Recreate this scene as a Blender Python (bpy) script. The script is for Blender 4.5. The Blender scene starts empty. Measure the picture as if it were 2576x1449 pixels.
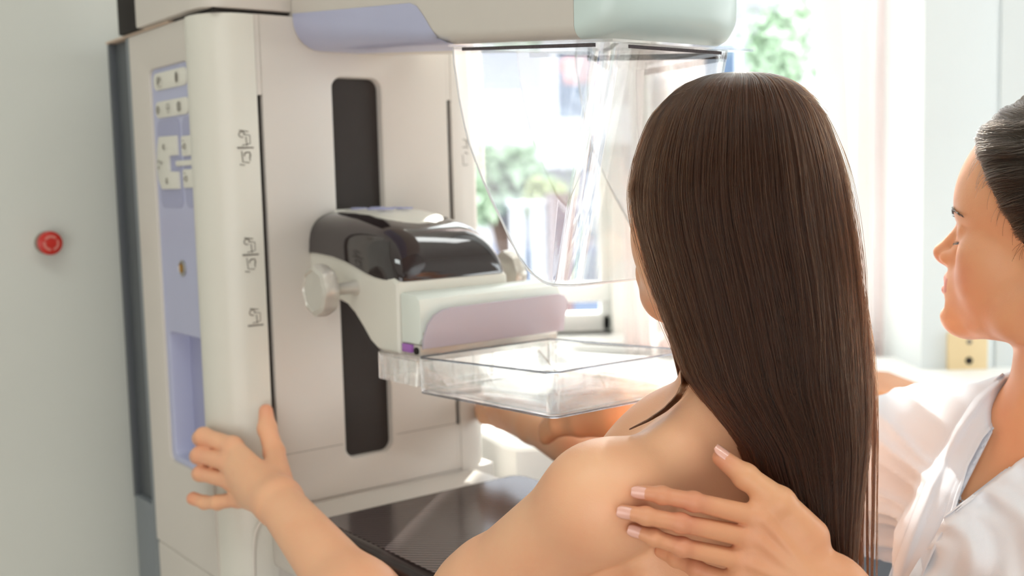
import bpy, bmesh, math, random
import numpy as np
from mathutils import Vector, Matrix

random.seed(7)
rng = np.random.default_rng(7)
SC = bpy.context.scene
COL = SC.collection
R = math.radians
PI = math.pi

# ------------------------------------------------------------------ camera
F_PX, CX, CY = 2800.0, 1288.0, 724.5
PITCH, ROLL = math.atan(275 / 2800.0), R(1.43)
CAM = Vector((0, 0, 1.5))
FWD = Vector((0, math.cos(PITCH), -math.sin(PITCH)))
_up0 = Vector((0, math.sin(PITCH), math.cos(PITCH)))
_rt0 = Vector((1, 0, 0))
RT = _rt0 * math.cos(ROLL) - _up0 * math.sin(ROLL)
UP = _up0 * math.cos(ROLL) + _rt0 * math.sin(ROLL)
cd = bpy.data.cameras.new('camera')
cam = bpy.data.objects.new('camera', cd)
COL.objects.link(cam)
cam.matrix_world = Matrix.Translation(CAM) @ Matrix((
    (RT.x, UP.x, -FWD.x), (RT.y, UP.y, -FWD.y), (RT.z, UP.z, -FWD.z))).to_4x4()
cd.sensor_width = 36.0
cd.lens = 36.0 * F_PX / 2576.0
cd.clip_start = 0.05
cd.clip_end = 200
cd.dof.use_dof = True
cd.dof.focus_distance = 0.925
cd.dof.aperture_fstop = 5.0
SC.camera = cam

# ------------------------------------------------------------------ world, sun, lamps, exposure
SC.view_settings.view_transform = 'Standard'
SC.view_settings.look = 'None'
SC.view_settings.gamma = 1.0
SC.view_settings.use_curve_mapping = False
SC.view_settings.exposure = 0.0

w = bpy.data.worlds.new('sky')
SC.world = w
w.use_nodes = True
nt = w.node_tree
bg = nt.nodes['Background']
sky = nt.nodes.new('ShaderNodeTexSky')
sky.sky_type = 'HOSEK_WILKIE'
sky.sun_direction = Vector((0.22, 0.97, 0.73)).normalized()
sky.turbidity = 4.0
mixw = nt.nodes.new('ShaderNodeMixRGB')
mixw.inputs[0].default_value = 0.6
mixw.inputs[2].default_value = (0.95, 0.97, 1.0, 1)
nt.links.new(sky.outputs[0], mixw.inputs[1])
nt.links.new(mixw.outputs[0], bg.inputs[0])
bg.inputs[1].default_value = 8.0


def lamp(name, kind, loc, target, energy, color=(1, 1, 1), size=1.0, size_y=None, spread=None):
    ld = bpy.data.lights.new(name, kind)
    ld.energy = energy
    ld.color = color
    if kind == 'AREA':
        ld.shape = 'RECTANGLE'
        ld.size = size
        ld.size_y = size_y or size
    if kind == 'SUN':
        ld.angle = size
    o = bpy.data.objects.new(name, ld)
    o.location = loc
    o.rotation_euler = (Vector(target) - Vector(loc)).to_track_quat('-Z', 'Y').to_euler()
    COL.objects.link(o)
    return o


# sun through the windows, from behind and to the right
lamp('sun', 'SUN', (1.02, 5.3, 4.60), (0.0, 0.85, 1.25), 18.0, (1.0, 0.95, 0.89), R(1.5))
# added frontal fill light behind the camera; the wall there has no window
lamp('fill_behind_camera', 'AREA', (-0.3, -2.3, 1.20), (0.1, 1.0, 1.25), 44.0, (1.0, 0.985, 0.99), 2.8, 2.2)
# added fill light from the right, brightens the window wall
lamp('fill_from_right', 'AREA', (2.5, 1.7, 1.75), (0.4, 2.5, 1.3), 4.0, (1.0, 0.96, 0.92), 1.1, 1.4)
# ceiling light fittings
lamp('ceiling_lamp_light', 'AREA', (-0.5, 0.1, 3.14), (-0.5, 0.1, 0.0), 9.0, (0.93, 1.0, 0.97), 1.2, 0.3)
lamp('ceiling_lamp_light', 'AREA', (1.2, 0.1, 3.14), (1.2, 0.1, 0.0), 9.0, (0.93, 1.0, 0.97), 1.2, 0.3)


lamp('ceiling_lamp_light', 'AREA', (0.6, 1.9, 3.14), (0.6, 1.9, 0.0), 8.0, (0.97, 1.0, 0.98), 1.2, 0.3)  # added to brighten the window wall; no fitting is seen there


# ------------------------------------------------------------------ helpers
def at(px, py, y):
    """world point seen at a photo pixel, at world depth y"""
    d = FWD + RT * ((px - CX) / F_PX) - UP * ((py - CY) / F_PX)
    return CAM + d * (y / d.y)


def link(o, parent=None):
    COL.objects.link(o)
    if parent is not None:
        o.parent = parent
    return o


def tag(o, label=None, cat=None, group=None, kind=None):
    if label: o['label'] = label
    if cat: o['category'] = cat
    if group: o['group'] = group
    if kind: o['kind'] = kind
    return o


def empty(name, loc=(0, 0, 0), rz=0.0, parent=None):
    o = bpy.data.objects.new(name, None)
    o.location = loc
    o.rotation_euler = (0, 0, rz)
    o.empty_display_size = 0.05
    return link(o, parent)


def finish(name, me, m, parent=None, sharp=35, smooth=True):
    o = bpy.data.objects.new(name, me)
    ms = m if isinstance(m, (list, tuple)) else [m]
    for x in ms:
        me.materials.append(x)
    if smooth:
        me.shade_smooth()
        if sharp < 180:
            me.set_sharp_from_angle(angle=R(sharp))
    return link(o, parent)


def obj(name, bm, m, parent=None, sharp=35, smooth=True, recalc=True):
    if recalc:
        bmesh.ops.recalc_face_normals(bm, faces=bm.faces)
    me = bpy.data.meshes.new(name)
    bm.to_mesh(me)
    bm.free()
    return finish(name, me, m, parent, sharp, smooth)


def BM():
    return bmesh.new()


def ident(a, b, c):
    return (a, b, c)


def add_box(bm, x0, x1, y0, y1, z0, z1, bev=0.0, seg=2, fn=None):
    t = bmesh.new()
    vs = [t.verts.new((x, y, z)) for x in (x0, x1) for y in (y0, y1) for z in (z0, z1)]
    for f in ((0, 1, 3, 2), (4, 6, 7, 5), (0, 4, 5, 1), (2, 3, 7, 6), (0, 2, 6, 4), (1, 5, 7, 3)):
        t.faces.new([vs[i] for i in f])
    bmesh.ops.recalc_face_normals(t, faces=t.faces)
    if bev > 0:
        bmesh.ops.bevel(t, geom=t.edges[:], offset=bev, segments=seg, profile=0.6, affect='EDGES')
    merge(bm, t, fn)


def merge(bm, t, fn=None):
    m = {}
    for v in t.verts:
        m[v] = bm.verts.new(fn(*v.co) if fn else v.co)
    for f in t.faces:
        try:
            bm.faces.new([m[v] for v in f.verts])
        except ValueError:
            pass
    t.free()


def add_prism(bm, pts, t0, t1, bev=0.0, seg=2, fn=None):
    """outline pts (a, b) extruded from t0 to t1; fn maps (a, b, t)"""
    t = bmesh.new()
    lo = [t.verts.new((a, b, t0)) for a, b in pts]
    hi = [t.verts.new((a, b, t1)) for a, b in pts]
    n = len(pts)
    t.faces.new(lo)
    t.faces.new(hi[::-1])
    for i in range(n):
        t.faces.new([lo[i], hi[i], hi[(i + 1) % n], lo[(i + 1) % n]])
    bmesh.ops.recalc_face_normals(t, faces=t.faces)
    if bev > 0:
        ed = [e for e in t.edges if abs(e.verts[0].co.z - e.verts[1].co.z) < 1e-9]
        bmesh.ops.bevel(t, geom=ed, offset=bev, segments=seg, profile=0.6, affect='EDGES', clamp_overlap=True)
    merge(bm, t, fn)


def add_loft(bm, rings, cap=True, closed=True, fn=None):
    vr = [[bm.verts.new(fn(*p) if fn else p) for p in r] for r in rings]
    n = len(rings[0])
    for a, b in zip(vr, vr[1:]):
        for i in range(n if closed else n - 1):
            j = (i + 1) % n
            bm.faces.new([a[i], a[j], b[j], b[i]])
    if cap and closed:
        bm.faces.new(vr[0][::-1])
        bm.faces.new(vr[-1])
    return vr


def frames(pts):
    pts = [Vector(p) for p in pts]
    tans = []
    for i in range(len(pts)):
        a = pts[max(i - 1, 0)]
        b = pts[min(i + 1, len(pts) - 1)]
        tans.append((b - a).normalized())
    n = tans[0].orthogonal().normalized()
    out = []
    for t in tans:
        n = (n - t * n.dot(t))
        n = n.normalized() if n.length > 1e-6 else t.orthogonal().normalized()
        out.append((t, n, t.cross(n)))
    return pts, out


def add_tube(bm, pts, r, n=8, cap=True, fn=None):
    pts, fr = frames(pts)
    rs = r if isinstance(r, (list, tuple)) else [r] * len(pts)
    rings = []
    for p, (t, a, b), q in zip(pts, fr, rs):
        rings.append([p + (a * math.cos(2 * PI * k / n) + b * math.sin(2 * PI * k / n)) * q for k in range(n)])
    add_loft(bm, rings, cap, True, fn)


def add_lathe(bm, prof, origin, axis, n=32, lobes=0, lob=0.0, fn=None):
    """prof: (radius, height) along axis"""
    ax = Vector(axis).normalized()
    a = ax.orthogonal().normalized()
    b = ax.cross(a)
    o = Vector(origin)
    rings = []
    for r, h in prof:
        ring = []
        for k in range(n):
            th = 2 * PI * k / n
            rr = r * (1 + lob * math.cos(lobes * th)) if lobes else r
            ring.append(o + ax * h + (a * math.cos(th) + b * math.sin(th)) * max(rr, 1e-5))
        rings.append(ring)
    add_loft(bm, rings, True, True, fn)


def rrect(x0, x1, y0, y1, r, n=6):
    """rounded rectangle outline, counter-clockwise from the right middle"""
    out = []
    for cx_, cy_, a0 in ((x1 - r, y1 - r, 0), (x0 + r, y1 - r, 90), (x0 + r, y0 + r, 180), (x1 - r, y0 + r, 270)):
        for k in range(n + 1):
            a = R(a0 + 90 * k / n)
            out.append((cx_ + r * math.cos(a), cy_ + r * math.sin(a)))
    return out


def add_holed(bm, outer, inner, t_face, t_back, depth, lip=0.003, fn=None, out_r=0.002):
    """a slab whose front at t_face has a rounded hole; outer = (x0, x1, y0, y1), inner = rrect outline"""
    n = len(inner)
    x0, x1, y0, y1 = outer
    cx_ = sum(p[0] for p in inner) / n
    cy_ = sum(p[1] for p in inner) / n
    q = n // 4
    out = []
    # match each corner arc of the hole with the slab's corner
    corners = ((x1, y1), (x0, y1), (x0, y0), (x1, y0))
    for i in range(n):
        out.append(corners[min(i // q, 3)])
    s = 1 if t_face > t_back else -1

    def ins(d):
        res = []
        for (px, py) in inner:
            vx, vy = px - cx_, py - cy_
            hx = max(abs(p[0] - cx_) for p in inner)
            hy = max(abs(p[1] - cy_) for p in inner)
            res.append((cx_ + vx * (hx - d) / hx, cy_ + vy * (hy - d) / hy))
        return res
    rings2 = []
    rings2.append((inner_out := ins(-lip), t_face))
    rings2.append((ins(-lip * 0.3), t_face - s * lip * 0.25))
    rings2.append((ins(0), t_face - s * lip))
    rings2.append((ins(0), t_face - s * depth))
    V_ = []
    for ring, t in rings2:
        V_.append([bm.verts.new(fn(p[0], p[1], t) if fn else (p[0], p[1], t)) for p in ring])
    cv = [bm.verts.new(fn(c[0], c[1], t_face) if fn else (c[0], c[1], t_face)) for c in corners]
    cb = [bm.verts.new(fn(c[0], c[1], t_back) if fn else (c[0], c[1], t_back)) for c in corners]
    for a, b in zip(V_, V_[1:]):
        for i in range(n):
            j = (i + 1) % n
            bm.faces.new([a[i], a[j], b[j], b[i]])
    for c in range(4):
        idx = list(range(c * q, c * q + q))
        for i in idx[:-1]:
            bm.faces.new([cv[c], V_[0][i + 1], V_[0][i]])
        nxt = (idx[-1] + 1) % n
        bm.faces.new([cv[c], cv[(c + 1) % 4], V_[0][nxt], V_[0][idx[-1]]])
        bm.faces.new([cv[c], cb[c], cb[(c + 1) % 4], cv[(c + 1) % 4]])
    return V_


# ------------------------------------------------------------------ materials
def mat(name, color, rough=0.5, metal=0.0, noise=0.0, nscale=20.0, bump=0.0, bscale=200.0, spec=0.5,
        trans=0.0, ior=1.45, sss=0.0, sss_r=(1, 0.4, 0.2), sss_s=0.01, coat=0.0, emit=None, emit_s=0.0,
        alpha=1.0, sheen=0.0, color2=None):
    m = bpy.data.materials.new(name)
    m.use_nodes = True
    nt_ = m.node_tree
    p = nt_.nodes['Principled BSDF']
    p.inputs['Base Color'].default_value = (*color, 1)
    p.inputs['Roughness'].default_value = rough
    p.inputs['Metallic'].default_value = metal
    p.inputs['Specular IOR Level'].default_value = spec
    p.inputs['IOR'].default_value = ior
    p.inputs['Transmission Weight'].default_value = trans
    p.inputs['Coat Weight'].default_value = coat
    p.inputs['Coat Roughness'].default_value = 0.04
    p.inputs['Sheen Weight'].default_value = sheen
    p.inputs['Alpha'].default_value = alpha
    if sss > 0:
        p.inputs['Subsurface Weight'].default_value = sss
        p.inputs['Subsurface Radius'].default_value = sss_r
        p.inputs['Subsurface Scale'].default_value = sss_s
    if emit:
        p.inputs['Emission Color'].default_value = (*emit, 1)
        p.inputs['Emission Strength'].default_value = emit_s
    tc = nt_.nodes.new('ShaderNodeTexCoord')
    if noise > 0 or color2:
        n1 = nt_.nodes.new('ShaderNodeTexNoise')
        n1.inputs['Scale'].default_value = nscale
        n1.inputs['Detail'].default_value = 4
        nt_.links.new(tc.outputs['Object'], n1.inputs['Vector'])
        mx = nt_.nodes.new('ShaderNodeMixRGB')
        c2 = color2 or tuple(c * (1 - noise) for c in color)
        mx.inputs[1].default_value = (*color, 1)
        mx.inputs[2].default_value = (*c2, 1)
        rp = nt_.nodes.new('ShaderNodeValToRGB')
        rp.color_ramp.elements[0].position = 0.35
        rp.color_ramp.elements[1].position = 0.65
        nt_.links.new(n1.outputs['Fac'], rp.inputs[0])
        nt_.links.new(rp.outputs[0], mx.inputs[0])
        nt_.links.new(mx.outputs[0], p.inputs['Base Color'])
    if bump > 0:
        n2 = nt_.nodes.new('ShaderNodeTexNoise')
        n2.inputs['Scale'].default_value = bscale
        n2.inputs['Detail'].default_value = 3
        nt_.links.new(tc.outputs['Object'], n2.inputs['Vector'])
        b = nt_.nodes.new('ShaderNodeBump')
        b.inputs['Strength'].default_value = bump
        b.inputs['Distance'].default_value = 0.001
        nt_.links.new(n2.outputs['Fac'], b.inputs['Height'])
        nt_.links.new(b.outputs[0], p.inputs['Normal'])
    return m


def srgb(r, g, b):
    f = lambda c: (c / 255 / 12.92) if c / 255 <= 0.04045 else ((c / 255 + 0.055) / 1.055) ** 2.4
    return (f(r), f(g), f(b))


def pane_mat(name, tint=(0.97, 0.99, 0.98), refl=0.08):
    """thin clear window glass: mostly transparent with a fresnel gloss"""
    m = bpy.data.materials.new(name)
    m.use_nodes = True
    n = m.node_tree
    n.nodes.clear()
    o = n.nodes.new('ShaderNodeOutputMaterial')
    t = n.nodes.new('ShaderNodeBsdfTransparent')
    t.inputs[0].default_value = (*tint, 1)
    g = n.nodes.new('ShaderNodeBsdfGlossy')
    g.inputs['Roughness'].default_value = 0.02
    fr = n.nodes.new('ShaderNodeFresnel')
    fr.inputs[0].default_value = 1.3
    mx = n.nodes.new('ShaderNodeMixShader')
    n.links.new(fr.outputs[0], mx.inputs[0])
    n.links.new(t.outputs[0], mx.inputs[1])
    n.links.new(g.outputs[0], mx.inputs[2])
    n.links.new(mx.outputs[0], o.inputs[0])
    return m


def sheer_mat(name, color, transl=0.6, see=0.15):
    m = bpy.data.materials.new(name)
    m.use_nodes = True
    n = m.node_tree
    n.nodes.clear()
    o = n.nodes.new('ShaderNodeOutputMaterial')
    d = n.nodes.new('ShaderNodeBsdfDiffuse')
    d.inputs[0].default_value = (*color, 1)
    t = n.nodes.new('ShaderNodeBsdfTranslucent')
    t.inputs[0].default_value = (*color, 1)
    tr = n.nodes.new('ShaderNodeBsdfTransparent')
    m1 = n.nodes.new('ShaderNodeMixShader')
    m1.inputs[0].default_value = transl
    m2 = n.nodes.new('ShaderNodeMixShader')
    m2.inputs[0].default_value = see
    n.links.new(d.outputs[0], m1.inputs[1])
    n.links.new(t.outputs[0], m1.inputs[2])
    n.links.new(m1.outputs[0], m2.inputs[1])
    n.links.new(tr.outputs[0], m2.inputs[2])
    n.links.new(m2.outputs[0], o.inputs[0])
    return m


M = {}
M['wall'] = mat('wall_paint', srgb(214, 216, 208), 0.75, noise=0.03, nscale=3, bump=0.15, bscale=300)
M['white_wall'] = mat('white_wall_paint', srgb(240, 240, 236), 0.7, noise=0.02, nscale=3)
M['panel'] = mat('cool_white_panel', srgb(224, 230, 232), 0.6, noise=0.02, nscale=3)
M['ceiling'] = mat('ceiling_paint', srgb(238, 236, 230), 0.8, noise=0.02)
M['floor'] = mat('floor_vinyl', srgb(206, 192, 180), 0.4, noise=0.12, nscale=8)
M['white_frame'] = mat('white_window_frame', srgb(244, 244, 242), 0.35, noise=0.01)
M['cream'] = mat('cream_plastic', srgb(211, 204, 195), 0.38, noise=0.02, nscale=6, bump=0.06, bscale=900)
M['cream_light'] = mat('light_plastic', srgb(222, 219, 208), 0.32, noise=0.02, nscale=6)
M['clamp'] = mat('pale_clamp_plastic', srgb(226, 232, 224), 0.35, noise=0.02, nscale=6)
M['mint'] = mat('mint_plastic', srgb(206, 222, 218), 0.3, noise=0.02, nscale=6)
M['lavender'] = mat('lavender_plastic', srgb(184, 187, 214), 0.35, noise=0.03, nscale=8)
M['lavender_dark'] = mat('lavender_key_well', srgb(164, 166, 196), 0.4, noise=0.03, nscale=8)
M['gray_metal'] = mat('gray_painted_metal', srgb(128, 134, 138), 0.45, noise=0.04, nscale=5)
M['gray_dark'] = mat('dark_gray_metal', srgb(88, 92, 96), 0.5, noise=0.05, nscale=5)
M['beige'] = mat('beige_plastic', srgb(214, 190, 168), 0.5, noise=0.03)
M['black_soft'] = mat('black_rubber', srgb(52, 46, 43), 0.75, noise=0.08, nscale=30)
M['black_gap'] = mat('black_recess', srgb(36, 31, 28), 0.8, noise=0.05)
M['black_gloss'] = mat('smoked_glossy_plastic', srgb(38, 28, 30), 0.06, coat=0.8, noise=0.05, nscale=4)
M['knob'] = mat('knob_plastic', srgb(206, 201, 192), 0.32, metal=0.35, noise=0.02)
M['steel'] = mat('brushed_steel', srgb(190, 188, 184), 0.3, metal=1.0, noise=0.05, nscale=60)
M['brass'] = mat('brass', srgb(196, 150, 80), 0.35, metal=1.0, noise=0.05, nscale=60)
M['print'] = mat('gray_print', srgb(120, 114, 104), 0.6, noise=0.05, nscale=60)
M['print_lav'] = mat('lavender_print', srgb(170, 172, 206), 0.5, noise=0.05, nscale=60)
M['purple'] = mat('purple_sticker', srgb(170, 110, 190), 0.5, noise=0.1, nscale=60)
M['velcro'] = mat('gray_velcro', srgb(92, 84, 86), 0.9, noise=0.25, nscale=500, bump=0.6, bscale=1500)
def acrylic(name, fac=0.45):
    """clear acrylic sheet: refracting glass blended with plain see-through"""
    m = bpy.data.materials.new(name)
    m.use_nodes = True
    n = m.node_tree
    n.nodes.clear()
    o = n.nodes.new('ShaderNodeOutputMaterial')
    t = n.nodes.new('ShaderNodeBsdfTransparent')
    t.inputs[0].default_value = (0.985, 0.99, 0.99, 1)
    g = n.nodes.new('ShaderNodeBsdfGlass')
    g.inputs['Color'].default_value = (1, 1, 1, 1)
    g.inputs['Roughness'].default_value = 0.015
    g.inputs['IOR'].default_value = 1.45
    mx = n.nodes.new('ShaderNodeMixShader')
    mx.inputs[0].default_value = fac
    n.links.new(t.outputs[0], mx.inputs[1])
    n.links.new(g.outputs[0], mx.inputs[2])
    n.links.new(mx.outputs[0], o.inputs[0])
    return m


M['clear'] = acrylic('clear_acrylic')
M['glass_edge'] = acrylic('acrylic_edge_line', 0.85)
M['glass_edge'].node_tree.nodes['Glass BSDF'].inputs['Color'].default_value = (0.62, 0.64, 0.68, 1)
M['edge'] = mat('cut_acrylic_edge', (0.95, 0.96, 0.96), 0.25, trans=0.55, ior=1.3, noise=0.01, nscale=30)
M['frosted'] = mat('frosted_acrylic', srgb(222, 214, 224), 0.3, trans=0.45, ior=1.4, noise=0.02, nscale=5)
M['red'] = mat('red_button_plastic', srgb(196, 42, 30), 0.35, noise=0.05, nscale=30)
M['red_print'] = mat('pale_button_print', srgb(214, 130, 118), 0.5, noise=0.05, nscale=30)
M['gray_ring'] = mat('grey_button_housing', srgb(140, 128, 116), 0.5, noise=0.04)
M['wire'] = mat('white_cord_rubber', srgb(226, 220, 210), 0.45, noise=0.02)
M['pane'] = pane_mat('window_glass')
M['curtain'] = sheer_mat('sheer_curtain_cloth', srgb(250, 240, 238), 0.7, 0.10)


def carbon_mat():
    """smoked support surface with a fine carbon weave"""
    m = mat('smoked_carbon_plastic', srgb(44, 36, 36), 0.16, spec=0.45)
    n = m.node_tree
    p = n.nodes['Principled BSDF']
    tc = n.nodes.new('ShaderNodeTexCoord')
    wv = n.nodes.new('ShaderNodeTexWave')
    wv.inputs['Scale'].default_value = 62
    wv.bands_direction = 'DIAGONAL'
    wv.inputs['Distortion'].default_value = 0.0
    n.links.new(tc.outputs['Object'], wv.inputs['Vector'])
    mx = n.nodes.new('ShaderNodeMixRGB')
    mx.inputs[1].default_value = (*srgb(20, 15, 16), 1)
    mx.inputs[2].default_value = (*srgb(112, 100, 98), 1)
    n.links.new(wv.outputs['Fac'], mx.inputs[0])
    n.links.new(mx.outputs[0], p.inputs['Base Color'])
    return m


M['carbon'] = carbon_mat()
M['smoke'] = mat('smoked_brown_plastic', srgb(46, 36, 36), 0.14, spec=0.45, noise=0.05, nscale=4)
# ------------------------------------------------------------------ the room
def struct(name, bm, m, parent=None, sharp=35):
    o = obj(name, bm, m, parent, sharp)
    if parent is None:
        o['kind'] = 'structure'
    return o


# machine frame: u runs along the machine's front, v out towards the patient
MU = Vector((math.cos(R(37.5)), math.sin(R(37.5)), 0))
MV = Vector((math.sin(R(37.5)), -math.cos(R(37.5)), 0))
MP = Vector((-0.3006, 1.37, 0))


def mw(u, v, z):
    return MP + MU * u + MV * v + Vector((0, 0, z))


YW = 2.6          # window wall
bm = BM(); add_box(bm, -2.9, 2.9, -2.7, 2.9, -0.1, 0.0); struct('floor', bm, M['floor'])
bm = BM(); add_box(bm, -2.9, 2.9, -2.7, 2.9, 3.2, 3.3); struct('ceiling', bm, M['ceiling'])
# left wall runs along the machine's back
a0 = mw(-2.6, -0.42, 0); a1 = mw(0.40, -0.42, 0)
pts = [(a0.x, a0.y), (a1.x, a1.y), (-0.27, YW), (-0.3, YW + 0.2), (a0.x - 0.3, YW + 0.2)]
bm = BM(); add_prism(bm, pts, 0.0, 3.2); struct('wall_left', bm, M['wall'])
bm = BM(); add_box(bm, -2.75, -2.6, -2.6, 1.6, 0, 3.2); struct('wall_far_left', bm, M['wall'])
bm = BM(); add_box(bm, -2.75, 2.75, -2.75, -2.6, 0, 3.2); struct('wall_front', bm, M['wall'])
bm = BM()
add_box(bm, 2.6, 2.75, -2.6, 1.0, 0, 3.2)
add_box(bm, 2.6, 2.75, 2.4, 2.9, 0, 3.2)
add_box(bm, 2.6, 2.75, 1.0, 2.4, 0, 1.0)
add_box(bm, 2.6, 2.75, 1.0, 2.4, 2.5, 3.2)
struct('wall_right', bm, M['white_wall'])

# window wall: opening 1 between x -0.14..0.235, opening 2 x 0.50..0.78
W1 = (-0.14, 0.236); W2 = (0.335, 0.83)
SILL = 1.13
bm = BM()
add_box(bm, -0.3, W1[0], YW, YW + 0.22, 0, 3.2)
add_box(bm, W1[1], W2[0], YW, YW + 0.22, 0, 3.2)
add_box(bm, W2[1], 2.75, YW, YW + 0.22, 0, 3.2)
add_box(bm, W1[0], W1[1], YW, YW + 0.22, 0, SILL)
add_box(bm, W2[0], W2[1], YW, YW + 0.22, 0, SILL)
add_box(bm, W1[0], W1[1], YW, YW + 0.22, 2.98, 3.2)
add_box(bm, W2[0], W2[1], YW, YW + 0.22, 2.98, 3.2)
struct('wall_back', bm, M['white_wall'])


def window(name, x0, x1, z0, z1, y, bars=()):
    r = empty(name, ((x0 + x1) / 2, y, z0))
    r['kind'] = 'structure'
    cx_ = (x0 + x1) / 2
    b = BM()
    t = 0.022
    add_box(b, x0 - cx_, x0 - cx_ + t, 0, 0.07, 0, z1 - z0, 0.004)
    add_box(b, x1 - cx_ - t, x1 - cx_, 0, 0.07, 0, z1 - z0, 0.004)
    add_box(b, x0 - cx_, x1 - cx_, 0, 0.07, 0, 0.04, 0.004)
    add_box(b, x0 - cx_, x1 - cx_, 0, 0.07, z1 - z0 - 0.06, z1 - z0, 0.004)
    for zz in bars:
        add_box(b, x0 - cx_, x1 - cx_, -0.01, 0.07, zz - z0 - 0.021, zz - z0 + 0.021, 0.004)
    obj('window_frame', b, M['white_frame'], r)
    b = BM()
    add_box(b, x0 - cx_ + t, x1 - cx_ - t, 0.03, 0.036, 0.04, z1 - z0 - 0.06)
    obj('window_pane', b, M['pane'], r)
    return r


w1 = window('window_1', W1[0], W1[1], SILL, 2.98, YW + 0.06, bars=(1.222,))
b = BM()
add_box(b, 0.13, 0.15, -0.03, -0.005, 0.43, 0.47, 0.004)
add_box(b, 0.125, 0.155, -0.045, -0.03, 0.38, 0.47, 0.006)
obj('window_handle', b, M['gray_ring'], w1)
w2 = window('window_2', W2[0], W2[1], SILL, 2.98, YW + 0.06)
# the tilted-in sash of window 2
b = BM()
lean = lambda x, y, z: (x - 0.105 * z, y - 0.16 * z, z)
for a_, b_ in ((0.19, 0.245), (-0.20, -0.15)):
    add_box(b, a_, b_, -0.03, 0.02, 0.02, 1.3, 0.004, fn=lean)
add_box(b, -0.15, 0.19, -0.03, 0.02, 0.02, 0.07, 0.004, fn=lean)
add_box(b, -0.15, 0.19, -0.03, 0.02, 1.25, 1.3, 0.004, fn=lean)
obj('open_sash', b, M['white_frame'], w2)
bm = BM()
add_box(bm, W1[0] - 0.02, 0.86, YW - 0.12, YW + 0.06, SILL - 0.03, SILL, 0.006)
struct('trim_1', bm, M['white_frame'])

# unseen side window, added to let more light onto the window wall
w3 = empty('window_added', (2.66, 1.7, 1.0)); w3['kind'] = 'structure'
b = BM()
for y0, y1 in ((-0.7, -0.65), (0.65, 0.7), (-0.025, 0.025)):
    add_box(b, -0.03, 0.03, y0, y1, 0, 1.5, 0.004)
for z0, z1 in ((0, 0.05), (1.45, 1.5)):
    add_box(b, -0.03, 0.03, -0.7, 0.7, z0, z1, 0.004)
obj('window_frame', b, M['white_frame'], w3)
b = BM(); add_box(b, -0.004, 0.004, -0.66, 0.66, 0.04, 1.46); obj('window_pane', b, M['pane'], w3)


# sheer curtains
def curtain(name, x0, x1, y, z0, z1, label, folds=9, amp=0.018):
    bm = BM()
    n = folds * 10
    rows = []
    for j in range(8):
        z = z0 + (z1 - z0) * j / 7
        rows.append([(x0 + (x1 - x0) * i / n, y + amp * math.sin(2 * PI * folds * i / n + 0.3 * math.sin(j)) * (1.2 - 0.05 * j)
                      + 0.006 * math.sin(5.1 * i / 10.0), z) for i in range(n + 1)])
    add_loft(bm, rows, cap=False, closed=False)
    o = obj(name, bm, M['curtain'], sharp=180, recalc=False)
    tag(o, label, 'curtain', 'sheer curtains at the windows')
    return o


curtain('sheer_curtain', 0.245, 0.43, YW - 0.16, 0.95, 3.15, 'narrow sheer curtain hanging beside the window behind the long-haired woman', 7)
curtain('sheer_curtain', 0.755, 1.03, YW - 0.16, 0.95, 3.15, 'warm white sheer curtain between the right window and the pale wall panel', 8)
b = BM(); add_tube(b, [(-0.12, YW - 0.16, 3.16), (2.3, YW - 0.16, 3.16)], 0.012, 10)
tag(obj('curtain_rail', b, M['white_frame']), 'white rail carrying the sheer curtains above the windows', 'curtain rail')

# pale wall panel on the right, in front of the window wall
bm = BM()
x0 = at(2318, 700, 2.2).x
x1 = at(2505, 700, 2.2).x
add_box(bm, x0, x1 - 0.003, 2.2, YW, 0, 3.2, 0.004)
add_box(bm, x1 + 0.003, 2.6, 2.2, YW, 0, 3.2, 0.004)
add_box(bm, x1 - 0.004, x1 + 0.004, 2.206, YW, 0, 3.2)
struct('trim_2', bm, M['panel'])

# ceiling light fittings
def ceiling_light(x, label, y=0.1):
    r = empty('ceiling_light', (x, y, 3.2))
    tag(r, label, 'ceiling light', 'ceiling light fittings')
    b = BM(); add_box(b, -0.64, 0.64, -0.19, 0.19, -0.05, 0.0, 0.006); obj('housing', b, M['white_frame'], r)


ceiling_light(-0.5, 'white ceiling light fitting above the mammography machine side of the room')
ceiling_light(1.2, 'white ceiling light fitting above the window side of the room')
ceiling_light(0.6, 'added white ceiling light fitting right in front of the windows', 1.9)
# ------------------------------------------------------------------ the mammography machine
machine = empty('mammography_machine', (MP.x, MP.y, 0), R(37.5))
tag(machine, 'cream and lavender mammography machine with smoked dome and clear face shield', 'medical machine')
UVZ = lambda u, v, z: (u, -v, z)                 # (along, out, up) -> local axes
SIDE = lambda v, z, u: (u, -v, z)                # outline in (v, z), extruded along u
PLAN = lambda u, v, z: (u, -v, z)
FACE = lambda u, z, v: (u, -v, z)                # outline in (u, z), extruded along v


def part(name, bm, m, parent=None, sharp=35, label=None):
    o = obj(name, bm, m, machine if parent is None else parent, sharp)
    if label: o['label'] = label
    return o


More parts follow.
